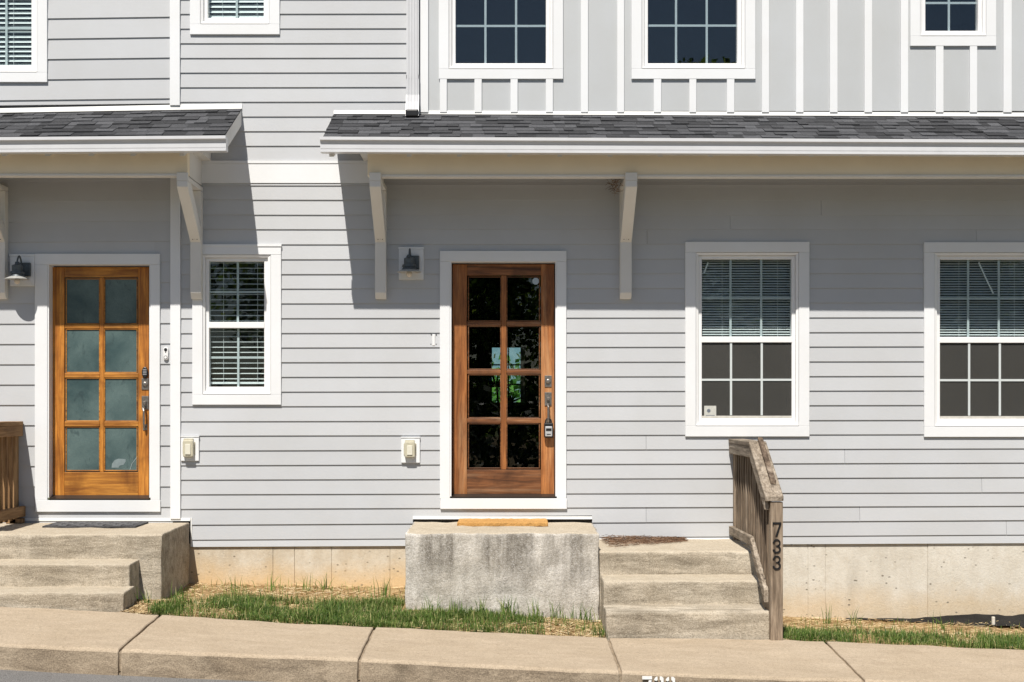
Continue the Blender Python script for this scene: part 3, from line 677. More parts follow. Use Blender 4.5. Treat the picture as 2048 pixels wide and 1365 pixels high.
# ------------------------------------------------------------------ doors
DR = 0.085                                                     # how far the doors sit behind the facade
def door(parent, outer, tw, head, leaf, cols, rows, sill_y, wv, wh, pane_mat, frosted_=False):
    X, Z = wx, wz
    x0, x1, y0, y1 = outer; dx0, dx1, dy0, dy1 = leaf
    fr = build('door_frame', MB().box(X(dx0 - 9), X(dx0 - 2.2), -DR - .03, 0.020, Z(dy1 + 4), Z(dy0 - 4)), TRIM, parent)
    build('jamb', MB().box(X(dx1 + 2.2), X(dx1 + 9), -DR - .03, 0.020, Z(dy1 + 4), Z(dy0 - 4)), TRIM, fr)
    build('head_jamb', MB().box(X(dx0 - 9), X(dx1 + 9), -DR - .03, 0.020, Z(dy0 - 4), Z(dy0 - 9)), TRIM, fr)
    build('trim_board', MB().box(X(x0), X(dx0 - 5), -0.01, 0.028, Z(sill_y), Z(head)), TRIM, fr, bevel=0.002)
    build('trim_board', MB().box(X(dx1 + 5), X(x1), -0.01, 0.028, Z(sill_y), Z(head)), TRIM, fr, bevel=0.002)
    build('trim_board', MB().box(X(x0), X(x1), -0.01, 0.029, Z(head) + .001, Z(y0)), TRIM, fr, bevel=0.002)
    build('trim_board', MB().box(X(x0 + 1), X(x1 + 1), -0.01, 0.030, Z(y1), Z(sill_y) - .001), TRIM, fr, bevel=0.002)
    build('threshold', MB().prism_x([(-DR - .03, Z(sill_y)), (0.024, Z(sill_y)), (0.024, Z(sill_y - 3)), (-DR + .01, Z(dy1 + .5)), (-DR - .03, Z(dy1 + .5))], X(dx0 - 2), X(dx1 + 2)), DARK, fr)
    F, B = -DR, -DR - 0.044
    k = 1 + DR / D                                             # the leaf stands behind the facade: same picture position, a little larger
    X = lambda p: wx(p) * k
    Z = lambda p: EYE + (wz(p) - EYE) * k
    dr = empty('door', (X((dx0 + dx1) / 2), DR, Z(dy1)), parent)
    cl, cr = cols[0][0], cols[-1][1]
    build('stile', MB().box(X(dx0), X(cl - 2), B, F, Z(dy1), Z(dy0)), wv, dr, bevel=0.003)
    build('stile', MB().box(X(cr + 2), X(dx1), B, F, Z(dy1), Z(dy0)), wv, dr, bevel=0.003)
    build('top_rail', MB().box(X(cl - 2), X(cr + 2), B, F - .0015, Z(rows[0][0] - 2), Z(dy0)), wh, dr, bevel=0.003)
    build('bottom_rail', MB().box(X(cl - 2), X(cr + 2), B, F - .0015, Z(dy1), Z(rows[-1][1] + 2)), wh, dr, bevel=0.003)
    mv = MB().box(X(cols[0][1]), X(cols[1][0]), B + .004, F - .004, Z(rows[-1][1] + 2), Z(rows[0][0] - 2)); build('muntin', mv, wv, dr, bevel=0.005)
    for (a, b) in zip(rows, rows[1:]):
        for (c0, c1) in cols:
            build('muntin', MB().box(X(c0 - (2 if c0 == cl else 0)), X(c1 + (2 if c1 == cr else 0)), B + .005, F - .005, Z(b[0]), Z(a[1])), wh, dr, bevel=0.005)
    for (c0, c1) in cols:
        for (a, b) in rows:
            build('pane', MB().box(X(c0 - 1.5), X(c1 + 1.5), -DR - 0.028, -DR - 0.020, Z(b + 1.5), Z(a - 1.5)), pane_mat, dr)
            bead = MB(); x_0, x_1, z_0, z_1 = X(c0), X(c1), Z(b), Z(a); t = 0.009
            for q in ((x_0, x_0 + t, z_0, z_1), (x_1 - t, x_1, z_0, z_1), (x_0 + t, x_1 - t, z_0, z_0 + t), (x_0 + t, x_1 - t, z_1 - t, z_1)):
                bead.box(q[0], q[1], -DR - 0.020, -DR - 0.010, q[2], q[3])
            build('glazing_bead', bead, wh, dr, bevel=0.003)
    return dr, X, Z
door1, X1, Z1 = door(left, (71.5, 321, 508.5, 1023.7), 22, 530, (101.5, 297.5, 534.5, 991.5), [(130.5, 199.2), (207.5, 274.5)],
             [(557, 648.6), (658, 746.4), (756.3, 843.5), (853.7, 942.7)], 1000.5, W_HONEY_V, W_HONEY_H, FROST)
door2, X2, Z2 = door(right, (880, 1132.5, 502.7, 1018), 22, 524, (905, 1108.5, 529, 989), [(935.8, 1002.5), (1012.7, 1080)],
             [(553, 643), (652, 740), (749, 837), (847, 938)], 996.7, W_BROWN_V, W_BROWN_H, DGLASS)
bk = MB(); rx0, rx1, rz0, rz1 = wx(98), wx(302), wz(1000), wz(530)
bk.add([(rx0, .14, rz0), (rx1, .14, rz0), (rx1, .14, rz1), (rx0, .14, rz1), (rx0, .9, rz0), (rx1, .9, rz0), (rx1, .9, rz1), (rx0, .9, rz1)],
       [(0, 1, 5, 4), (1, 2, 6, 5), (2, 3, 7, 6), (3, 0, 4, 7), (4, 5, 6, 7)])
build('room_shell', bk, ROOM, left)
def hardware(dr, X, Z, x, y_dead, y_hand, y_bot, keypad=None):
    F = -DR
    dl = build('deadbolt', MB().box(X(x - 7), X(x + 7), F, F + .008, Z(y_dead + 11.5), Z(y_dead - 11.5)), NICKEL, dr, bevel=0.002)
    build('deadbolt_cylinder', MB().lathe((X(x), DR - .006, Z(y_dead)), [(0.022, 0), (0.022, .012), (0.013, .016)], 18, 0, 'y'), NICKEL, dr, True)
    build('handle_plate', MB().box(X(x - 7), X(x + 7), F, F + .008, Z(y_hand + 13.5), Z(y_hand - 13.5)), NICKEL, dr, bevel=0.002)
    build('thumb_latch', MB().box(X(x - 3), X(x + 3), F + .008, F + .045, Z(y_hand + 3), Z(y_hand - 3)), NICKEL, dr, bevel=0.003)
    h = MB().tube([(X(x), DR - .006, Z(y_hand + 9)), (X(x), DR - .05, Z(y_hand + 10)), (X(x), DR - .055, Z(y_hand + 16)), (X(x), DR - .055, Z(y_bot - 8)), (X(x), DR - .045, Z(y_bot - 3)), (X(x), DR - .006, Z(y_bot - 2))], 0.0095, 8)
    h.box(X(x - 4.5), X(x + 4.5), F, F + .006, Z(y_bot + 4), Z(y_bot - 8))
    build('handle', h, NICKEL, dr)
    if keypad:
        m = MB().lathe((X(x), DR - .001, Z(keypad)), [(0.027, 0), (0.027, .018), (0.022, .022)], 24, 0, 'y')
        m.v = [(px, py, Z(keypad) + (pz - Z(keypad)) * 1.85) for px, py, pz in m.v]
        kp = build('keypad', m, BLACKM, dr)
        b = MB()
        for r in range(4):
            for c in range(3): b.box(X(x) - .0155 + c*.0115, X(x) - .0075 + c*.0115, F + .0222, F + .0245, Z(keypad) + .022 - r*.0145, Z(keypad) + .030 - r*.0145)
        build('keypad_buttons', b, GREYM, dr)
hardware(door1, X1, Z1, 290.5, 768.5, 806, 857, 745.5)
hardware(door2, X2, Z2, 1096.2, 763, 798.5, 848)
m = MB().poly([(X2(1071.5) + 0.032*math.cos(T(22.5+45*k)), Z2(562.5) + 0.032*math.sin(T(22.5+45*k))) for k in range(8)], (-DR - .0195, -DR - .018)); build('sticker', m, STICKB, door2)
# white helmet-shaped blur and cord behind the frosted pane are drawn as pale shapes on the glass
m = MB().poly([(X1(222 + q[0]), Z1(936 + q[1])) for q in ((0, 0), (1, -8), (6, -15), (14, -18), (28, -17), (28, -12), (24, -6), (16, -4), (14, 0))][::-1], (-DR - .0199, -DR - .019)); build('helmet_blur', m, simple('pale_blur_behind_glass', (0.20, 0.25, 0.26), 0.4), door1)
build('cord_blur', MB().tube([(X1(259), DR + .0188, Z1(940)), (X1(263), DR + .0188, Z1(928)), (X1(269), DR + .0188, Z1(920)), (X1(274), DR + .0188, Z1(914))], 0.003, 5), simple('pale_blur_behind_glass', (0.30, 0.36, 0.37), 0.4), door1)

# hall seen through the glazed brown door, with a small window at its far end
HY = 5.0; hs = D * S / (D + HY)
hx = lambda px: (px - CX) / hs
hz = lambda py: EYE + (CY - py) / hs
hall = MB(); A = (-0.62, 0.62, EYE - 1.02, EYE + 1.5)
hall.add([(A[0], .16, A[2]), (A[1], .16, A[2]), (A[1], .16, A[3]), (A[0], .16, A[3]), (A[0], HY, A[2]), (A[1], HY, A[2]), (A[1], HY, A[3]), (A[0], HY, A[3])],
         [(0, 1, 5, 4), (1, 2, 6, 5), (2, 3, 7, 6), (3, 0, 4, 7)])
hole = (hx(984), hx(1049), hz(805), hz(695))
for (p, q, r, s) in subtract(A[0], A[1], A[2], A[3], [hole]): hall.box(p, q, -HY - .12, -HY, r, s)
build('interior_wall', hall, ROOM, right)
bw = build('back_window', MB().box(hx(1041), hx(1050), -HY - .05, -HY + .0, hole[2], hole[3]), VINYL, right)
for v in (1017,): build('muntin', MB().box(hx(v - 1.3), hx(v + 1.3), -HY - .04, -HY - .01, hole[2], hole[3]), DARK, bw)
for h in (730, 769): build('muntin', MB().box(hole[0], hole[1], -HY - .045, -HY - .008, hz(h + 1.4), hz(h - 1.4)), DARK, bw)
build('pane', MB().box(hole[0] - .01, hole[1] + .01, -HY - .07, -HY - .065, hole[2] - .01, hole[3] + .01), glass('sky_tint_glass', (0.62, 0.80, 0.90), 0.04), bw)  # pane added so its tint dims and blues the pale sky beyond
pl = tag(empty('house_plant', (hx(1010), HY - 0.45, hz(985))), 'spiky leaved houseplant seen through the brown door glass against the far window', 'plant')
build('pot', MB().lathe((hx(1010), HY - .45, hz(985)), [(0.10, 0), (0.14, .22), (0.12, .22)], 16), simple('clay_pot', (0.10, 0.06, 0.04), 0.8), pl)
build('stem', MB().tube([(hx(1010), HY - .45, hz(950)), (hx(1012), HY - .45, hz(810))], 0.012, 6), BARK, pl)
build('stem', MB().tube([(hx(1008), HY - .45, hz(950)), (hx(994), HY - .47, hz(775))], 0.012, 6), BARK, pl)
for (cx, cy, n, L) in ((hx(1020), hz(808), 13, 0.20), (hx(992), hz(775), 14, 0.24)):
    for k in range(n):
        a = PI * (k + .5) / n + random.uniform(-.15, .15); l = L * random.uniform(.7, 1.1); y = HY - .45 + random.uniform(-.1, .1)
        pts = [(cx + l * t * math.cos(a), y, cy + l * (t * math.sin(a) - .45 * t * t * abs(math.cos(a)))) for t in (0, .35, .7, 1)]
        build('leaf', MB().tube(pts, [.006, .011, .008, .002], 5), PLANTL, pl)

# ------------------------------------------------------------------ porch roofs
def porch_roof(parent, xs0, xs1, xg0, xg1, eave_d, ez, tz, tilt_e, tilt_t, gz, ngut):
    """xs: shingle ends, xg: gutter ends (metres); ez / tz heights of the shingle edge and of the top line at x = 0."""
    rf = empty('porch_roof', ((xs0 + xs1) / 2, -eave_d, ez), parent)
    def R(x, t, off=0.0):
        e = Vector((x, -eave_d, ez + tilt_e * x)); p = Vector((x, 0.0, tz + tilt_t * x)); q = e.lerp(p, t)
        return q + Vector((0, -0.43, 0.90)) * off
    deck = MB().hexa([R(xs0 + .01, 0.01, -.05), R(xs1 - .01, 0.01, -.05), R(xs1 - .01, 1.0, -.05), R(xs0 + .01, 1.0, -.05), R(xs0 + .01, 0.01, -.026), R(xs1 - .01, 0.01, -.026), R(xs1 - .01, 1.0, -.026), R(xs0 + .01, 1.0, -.026)])
    build('roof_deck', deck, BEAMP, rf)
    fe = MB(); nn_ = 24
    for i in range(nn_):
        a, b = xs0 + .012 + (xs1 - xs0 - .024) * i / nn_, xs0 + .012 + (xs1 - xs0 - .024) * (i + 1) / nn_
        fe.hexa([R(a, .0, -.022), R(b, .0, -.022), R(b, 1, -.022), R(a, 1, -.022), R(a, .0, -.004), R(b, .0, -.004), R(b, 1, -.004), R(a, 1, -.004)])
    build('roof_felt', fe, SHING, rf)
    n = 7; count = 0
    for j in range(n):
        x = xs0 - random.uniform(0, .1); t0 = j / n; t1 = min(1.0, (j + 1.35) / n)
        hgt = [0]
        while x < xs1:
            w = random.choice((.08, .10, .13, .15, .17, .19)); a, b = max(x, xs0), min(x + w, xs1); x += w
            if b - a < .012: continue
            th = random.choice((.006, .006, .0125, .0135)); tl = t0 + random.uniform(-.012, .012)
            m = MB().hexa([R(a + .001, tl, .0005), R(b - .001, tl + random.uniform(-.006, .006), .0005), R(b - .001, t1, .0002), R(a + .001, t1, .0002),
                           R(a + .001, tl, th + .002), R(b - .001, tl, th + .002), R(b - .001, t1, .0025), R(a + .001, t1, .0025)])
            build('shingle', m, SHING, rf); count += 1
    zt = lambda x: tilt_e * x
    prof = [(.755, gz), (.765, gz), (.765, gz - .110), (.845, gz - .110), (.847, gz - .098), (.838, gz - .088), (.838, gz - .052), (.850, gz - .030), (.862, gz - .020), (.862, gz - .006),
            (.866, gz - .001), (.872, gz - .001), (.872, gz - .026), (.858, gz - .033), (.848, gz - .056), (.848, gz - .094), (.842, gz - .099), (.842, gz - .105), (.849, gz - .108), (.849, gz - .123), (.755, gz - .123)]
    build('gutter', MB().prism_x(prof, xg0, xg1, 0, zt), GUTTER, rf)
    cp = [(.757, gz - .002), (.871, gz - .002), (.871, gz - .026), (.858, gz - .033), (.848, gz - .056), (.848, gz - .122), (.757, gz - .122)]
    for xe, sg in ((xg0, -1), (xg1, 1)): build('gutter_end_cap', MB().prism_x(cp, xe, xe + sg * .004, 0, lambda x: tilt_e * xe), GUTTER, rf)
    # eave board behind the gutter, rake boards, rafter tails
    build('eave_board', MB().box(xs0 + .02, xs1 - .02, .725, .752, ez + tilt_e * (xs0+xs1)/2 - .105, ez + tilt_e * (xs0+xs1)/2 - .025), TRIM, rf)
    for xe in (xs0, xs1):
        s_ = 1 if xe == xs0 else -1
        p = [R(xe + s_*.004, .02, -.125), R(xe + s_*.03, .02, -.125), R(xe + s_*.03, 1, -.125), R(xe + s_*.004, 1, -.125),
             R(xe + s_*.004, .02, -.004), R(xe + s_*.03, .02, -.004), R(xe + s_*.03, 1, -.004), R(xe + s_*.004, 1, -.004)]
        build('rake_board', MB().hexa(p), BEAMP, rf)
    return rf, R
ED = 0.80
rEz = wz(276.6, ED) + .0045 * 0; rTz = wz(231.5)
rroof, RR = porch_roof(right, wx(668), 6.3, wx(641, .86), 6.35, ED, wz(277, ED), wz(230.5), -.0042, -.0042, wz(275, .87) + .0, 0)
lroof, LR = porch_roof(left, -6.3, wx(484.5), -6.35, wx(450.5, .86), ED, wz(272, ED) + .0075 * 2.5, wz(219.5) + .019 * 2.45, .0075, .019, wz(271.5, .87) + .0075 * 2.5, 0)
# flashing strips where the roofs meet the walls
fl = MB(); a, b = wx(668), 6.4
fl.hexa([(a, -.022, wz(229)), (b, -.022, wz(236)), (b, .01, wz(236)), (a, .01, wz(229)), (a, -.014, wz(222)), (b, -.014, wz(227.5)), (b, .01, wz(227.5)), (a, .01, wz(222))]); build('flashing', fl, FLASH, rroof)
fl = MB(); a, b = -6.4, wx(484.5)
fl.hexa([(a, -.022, wz(234)), (b, -.022, wz(219)), (b, .01, wz(219)), (a, .01, wz(234)), (a, -.014, wz(226.5)), (b, -.014, wz(208)), (b, .01, wz(208)), (a, .01, wz(226.5))]); build('flashing', fl, FLASH, lroof)

BD = 0.60
def beam(rf, xa, xb, free, z0, z1):
    b = build('beam', MB().box(xa, xb, BD - .09, BD, z0, min(z1, wz(292, BD))), CREAM_BOUNCE, rf, bevel=0.003)
    build('beam_bead', MB().box(xa + (.02 if free == 'l' else 0), xb - (.02 if free == 'r' else 0), BD - .095, BD + .010, z0 - .012, z0 + .010), BEAMP, rf, bevel=0.003)
    xe = (xa, xa + .09) if free == 'l' else (xb - .09, xb)
    build('side_beam', MB().box(xe[0], xe[1], 0.012, BD - .092, z0 - .001, min(z1, wz(292, BD))), BEAMP, rf, bevel=0.003)
    xo = xa if free == 'l' else xb
    # short lookout outside the beam end at the wall
    s_ = -1 if free == 'l' else 1
    build('lookout', MB().box(min(xo, xo + s_*.085), max(xo, xo + s_*.085), 0.02, BD - .1, wz(323), wz(306)), BEAMP, rf)
ZB = wz(350.5, BD)
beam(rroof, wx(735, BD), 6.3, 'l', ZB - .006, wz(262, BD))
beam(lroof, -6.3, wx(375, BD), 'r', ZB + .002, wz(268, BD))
for px in [664] + [818.7 + 100.3 * k for k in range(17)]:
    x = wx(px, .70)
    build('rafter_tail', MB().hexa([(x-.019, -.735, wz(314.5, .72)), (x+.019, -.735, wz(314.5, .72)), (x+.019, -.02, wz(290)), (x-.019, -.02, wz(290)), (x-.019, -.735, wz(296, .72)), (x+.019, -.735, wz(296, .72)), (x+.019, -.02, wz(258)), (x-.019, -.02, wz(258))]), BEAMP, rroof)
for px in [11 - 87*2, 11 - 87, 11, 97.4, 184, 267.6, 365.7]:
    x = wx(px, .70)
    build('rafter_tail', MB().hexa([(x-.019, -.735, wz(313, .72)), (x+.019, -.735, wz(313, .72)), (x+.019, -.02, wz(284)), (x-.019, -.02, wz(284)), (x-.019, -.735, wz(294, .72)), (x+.019, -.735, wz(294, .72)), (x+.019, -.02, wz(250)), (x-.019, -.02, wz(250))]), BEAMP, lroof)

def bracket(house, xl, xr):
    """xl, xr: photo columns of the leg front; the leg stands on the wall, the brace runs out to the beam."""
    ld = .098; x0, x1 = wx(xl, ld), wx(xr, ld)
    zbot, zcut = wz(598, .045), wz(586, ld); za = ZB - .014
    legp = [(0.008, zbot - .002), (.06, zbot - .002), (ld, zcut), (ld, za - .042), (0.008, za - .042)]
    br = build('roof_bracket', MB().prism_x(legp, x0, x1), BEAMP, house, bevel=0.003)
    am = MB().box(x0, x1, .010, BD + .012, za - .040, za - .0005); am.box(x0, x1, BD + .013, BD + .042, za - .040, za + .03)
    build('arm', am, BEAMP, br, bevel=0.003)
    ztop, zlow = za - .041, wz(485, ld)
    bp = [(BD + .04, ztop), (BD - .10, ztop), (ld + .001, zlow + .13), (ld + .001, zlow), (BD + .04, ztop - .05)]
    build('brace', MB().prism_x(bp, x0 + .001, x1 - .001), BEAMP, br, bevel=0.003)
    nl = MB()
    for k in range(3):
        xx = x0 + (x1 - x0) * (.3 + .2 * k)
        for (q, zz) in (((ld + .02), zlow + .005),):
            nl.lathe((xx, -(ld + .024), zlow + .022 + .004 * (k % 2)), [(.004, 0), (.004, .010)], 6, 0, 'y')
    build('nail_heads', nl, simple('dark_nail', (0.03, 0.028, 0.025), 0.6), br)
    return br
bracket(left, -13, 10)
b1 = bracket(left, 380.5, 402)
b2 = bracket(right, 750, 772)
b3 = bracket(right, 1240.5, 1263.5)
# wispy remains of a nest beside the right bracket
nest = MB()
for k in range(60):
    c = Vector((wx(1231, .35) + random.gauss(0, .025), -.35 + random.gauss(0, .05), ZB - .045 + random.gauss(0, .035)))
    v = Vector((random.gauss(0, 1), random.gauss(0, 1), random.gauss(0, 1))).normalized() * .03
    nest.bar(c - v, c + v, .002, .002, (0.3, .5, .8))
tag(build('nest_scraps', nest, NEEDLE, loc=(wx(1231, .35), -.35, ZB - .05)), 'wispy brown nest scraps clinging beside the top of the right roof bracket', 'nest', kind='stuff')

# downspout
dsx0, dsx1 = wx(813, .05), wx(838, .05)
prof = []
n = 9
ds = MB(); w_ = dsx1 - dsx0
out = [(dsx0, .012)] + [(dsx0, .078)] + [(dsx0 + w_ * (i + .5) / n, .078 + (.006 if i % 2 else 0)) for i in range(n)] + [(dsx1, .078), (dsx1, .012)]
z0, z1 = wz(158, .08), wz(-215)
nn = len(out)
ds.add([(x, -d, z0) for x, d in out] + [(x, -d, z1) for x, d in out], [(i, (i+1) % nn, nn + (i+1) % nn, nn + i) for i in range(nn)])
sp = build('downspout', ds, GUTTER, right)
el = MB(); path = [(0.0, wz(150, .08)), (0.0, wz(190, .08)), (.02, wz(204, .09)), (.085, wz(232, .1))]
def ringp(dd, z, ex=0.002): return [(x + (ex if x > (dsx0+dsx1)/2 else -ex), -(d + dd), z) for x, d in out]
rings = [ringp(p[0], p[1]) for p in path]
rings[3] = [(x, y, z - .018 * ((-y) - .12) / .07) for x, y, z in rings[3]]
vv = [p for r in rings for p in r]; ff = [(j*nn+i, j*nn+(i+1) % nn, (j+1)*nn+(i+1) % nn, (j+1)*nn+i) for j in range(len(rings)-1) for i in range(nn)]
el.add(vv, ff); build('elbow', el, GUTTER, sp)
mth = MB().box(dsx0 - .001, dsx1 + .001, .09, .171, wz(233.5, .16), wz(219, .16)); build('spout_mouth_shade', mth, BLACKM, sp, bevel=0.012, seg=2)  # solid black block, the shade inside the open elbow put in as colour

# ------------------------------------------------------------------ concrete steps
L1 = 1.085; zl = wz(1069, L1); xr_ = -2.77
zS = wz(1129, 1.39); zS2 = wz(1186, 1.72); zg_ = 0.0
st1 = tag(empty('concrete_steps', (-3.6, -.8, 0.1)), 'stained concrete landing with two steps under the honey wood door', 'steps')
def block(parent, name, prof, x0, x1, mats, bev=.012, rough=(.08, .006, 7.0)):
    m = MB(); n = len(prof)
    vv = [(x0, -d, z) for d, z in prof] + [(x1, -d, z) for d, z in prof]
    ff = [(i, (i+1) % n, n + (i+1) % n, n + i) for i in range(n)] + [tuple(range(n))[::-1], tuple(range(n, 2*n))]
    mi = []
    for i in range(n):
        a, b = prof[i], prof[(i+1) % n]; mi.append(1 if abs(a[1] - b[1]) < .03 and a[1] > .2 else 0)
    m.v = vv; m.f = ff; m.mi = mi + [0, 0]
    return build(name, m, mats, parent, bevel=bev, seg=2, rough=rough)
block(st1, 'landing', [(.016, -.2), (L1, -.2), (L1, zl - .012), (L1 - .03, zl), (.016, zl + .012)], -4.55, xr_, [C_STEP, C_FLAT])
block(st1, 'step', [(L1 - .02, -.2), (1.39, -.2), (1.39, zS - .008), (1.36, zS), (L1 - .02, zS + .01)], -4.55, -2.950, [C_STEP, C_FLAT], .012)
block(st1, 'step', [(1.37, -.2), (1.72, -.2), (1.72, zS2 - .008), (1.69, zS2), (1.37, zS2 + .01)], -4.55, wx(246.5, 1.72), [C_STEP, C_FLAT], .012)
L2 = 1.0; zc = wz(1066, L2)
blk = MB()
stoop = tag(block(None, 'concrete_stoop', [(.016, -.25), (L2, -.25), (L2 + .004, zc - .014), (L2 - .03, zc), (.016, zc + .012)], wx(811, L2), wx(1198.5, L2), [C_BLOCK, C_FLAT], .016, (.07, .012, 7.0)),
            'white streaked concrete stoop block below the dark brown door', 'stoop')
st2 = tag(empty('concrete_steps', (1.45, -.8, 0.0)), 'three sandy concrete steps beside the stoop leading to the numbered post', 'steps')
q1, q2, q3 = wz(1103, 1.0), wz(1162, 1.36), wz(1224, 1.72)
block(st2, 'landing', [(.018, -.3), (1.0, -.3), (1.0, q1 - .014), (.97, q1), (.018, q1 + .012)], wx(1199.5, L2), 2.05, [C_STEP, C_FLAT])
block(st2, 'step', [(.98, -.3), (1.36, -.3), (1.36, q2 - .012), (1.33, q2), (.98, q2 + .01)], .796, wx(1525, 1.36), [C_STEP, C_FLAT])
block(st2, 'step', [(1.34, -.3), (1.72, -.3), (1.72, q3 - .012), (1.69, q3), (1.34, q3 + .01)], wx(1212, 1.72), wx(1540, 1.72), [C_STEP, C_FLAT])

# ------------------------------------------------------------------ railings
def rail_right():
    zE = lambda v: EYE + v
    r = tag(empty('wooden_railing', (2.09, -1.75, zE(-1.75))), 'weathered grey wooden stair railing with black 733 on its front post', 'railing')
    V, Y = W_RAIL_V, W_RAIL_Y
    x0 = 1.996
    px0, px1 = wx(1541.5, 1.79), wx(1566, 1.79)
    zt = wz(1004, 1.75); zp = wz(1276, 1.78)
    post = build('post', MB().box(px0, px1, 1.70, 1.79, zp - .1, zt), V, r, bevel=.004)
    build('post', MB().box(px0 - .012, px1 - .03, .02, .10, zE(-1.15), zE(-.30)), V, r, bevel=.004)
    K = 1.10
    topw = wz(878, .02); cz = topw
    build('cap', MB().box(x0 - .004, x0 + .136, .02, K, cz - .038, cz), Y, r, bevel=.004)
    za, zb_ = cz, wz(993, 1.80)
    sl = [(x0 - .004, -K, za - .038), (x0 + .136, -K, za - .038), (x0 + .144, -1.80, zb_ - .04), (x0 + .004, -1.80, zb_ - .04), (x0 - .004, -K, za), (x0 + .136, -K, za), (x0 + .144, -1.80, zb_), (x0 + .004, -1.80, zb_)]
    build('cap', MB().hexa(sl), Y, r, bevel=.005)
    gr = [(x0 + .070, -K + .02, za + .001), (x0 + .112, -K + .02, za + .001), (x0 + .112, -1.66, zb_ + .1), (x0 + .070, -1.66, zb_ + .1), (x0 + .070, -K + .02, za + .034), (x0 + .112, -K + .02, za + .034), (x0 + .112, -1.66, zb_ + .134), (x0 + .070, -1.66, zb_ + .134)]
    dz = (zb_ - za) * (1.66 - K) / (1.80 - K) + za - (zb_ + .1)
    gr = [(p[0], p[1], p[2] + (dz + .001 if p[1] < -1.5 else 0)) for p in gr]
    build('grip_rail', MB().hexa(gr), W_RAIL_D, r, bevel=.004)
    build('top_rail', MB().box(x0, x0 + .036, .02, K - .005, cz - .130, cz - .0385), Y, r, bevel=.004)
    sr = [(x0, -K, za - .130), (x0 + .036, -K, za - .130), (x0 + .040, -1.755, zb_ - .108), (x0 + .004, -1.755, zb_ - .108), (x0, -K, za - .039), (x0 + .036, -K, za - .039), (x0 + .040, -1.755, zb_ - .012), (x0 + .004, -1.755, zb_ - .012)]
    build('top_rail', MB().hexa(sr), Y, r, bevel=.004)
    b0, b1_ = wz(1052, .02), wz(1069, .02)
    build('bottom_rail', MB().box(x0, x0 + .036, .02, K - .005, b1_, b0), Y, r, bevel=.004)
    e0, e1 = wz(1180, 1.72), wz(1206, 1.72)
    br = [(x0, -K, b1_), (x0 + .036, -K, b1_), (x0 + .046, -1.715, e1), (x0 + .010, -1.715, e1), (x0, -K, b0), (x0 + .036, -K, b0), (x0 + .046, -1.715, e0), (x0 + .010, -1.715, e0)]
    build('bottom_rail', MB().hexa(br), Y, r, bevel=.004)
    d = .19
    while d < 1.68:
        if d < K: t, b = cz - .045, b1_ + .01
        else:
            f = (d - K) / (1.74 - K); t = za - .05 + (zb_ - za) * f; b = b1_ + (e1 - b1_) * f
        build('baluster', MB().box(x0 + .037, x0 + .075, d - .019, d + .019, b, t), W_RAIL_B, r, bevel=.003)
        d += .122
    # digits on the front post
    cxp = (px0 + px1) / 2; H = .106
    D7 = [[(0, 1), (.62, 1), (.62, .88), (0, .88)], [(0, .9), (.06, .9), (.06, .74), (0, .74)], [(.5, .9), (.62, .9), (.34, 0), (.2, 0)]]
    D3 = [arc(.3, .745, .17, .275, -70, 165, 12), arc(.3, .28, .17, .295, -160, 70, 12), [(.24, .56), (.42, .56), (.42, .47), (.24, .47)],
          [(.0, .80), (.14, .80), (.14, .70), (.0, .72)], [(.0, .18), (.14, .2), (.14, .29), (.0, .26)]]
    for y0, segs in ((1045, D7), (1079, D3), (1112, D3)):
        build('house_number', strokes(segs, (cxp - .31 * H, wz(y0, 1.79) - H), H, (1.7905, 1.797)), DIGIT, r)
    return r
rail_right()
def rail_left():
    r = tag(empty('wooden_railing', (-4.3, -.6, EYE - 1.0)), 'tan wooden porch railing left of the honey wood door', 'railing')
    V, Y = W_RAIL2_V, W_RAIL2_Y
    xf = wx(46, .03); zt = wz(843, .02)
    build('cap', MB().box(xf - .14, xf + .002, .025, 1.35, zt - .038, zt), Y, r, bevel=.004)
    build('top_rail', MB().box(xf - .036, xf, .025, 1.33, zt - .130, zt - .0385), Y, r, bevel=.004)
    xb = wx(51, .03)
    build('bottom_rail', MB().box(xb - .036, xb, .025, 1.33, wz(1033, .03), wz(1012, .03)), Y, r, bevel=.004)
    build('post', MB().box(xf - .13, xf - .040, .02, .10, wz(1046), zt - .04), V, r, bevel=.004)
    build('post', MB().box(xf - .13, xf - .040, 1.22, 1.31, EYE - 1.6, zt - .04), V, r, bevel=.004)
    d = .20
    while d < 1.2:
        build('baluster', MB().box(xf - .076, xf - .038, d - .019, d + .019, wz(1040, .03), zt - .045), V, r, bevel=.004); d += .128
    build('foot_block', MB().box(xb - .12, xb - .005, .03, .10, wz(1046), wz(1036)), V, r, bevel=.004)
rail_left()

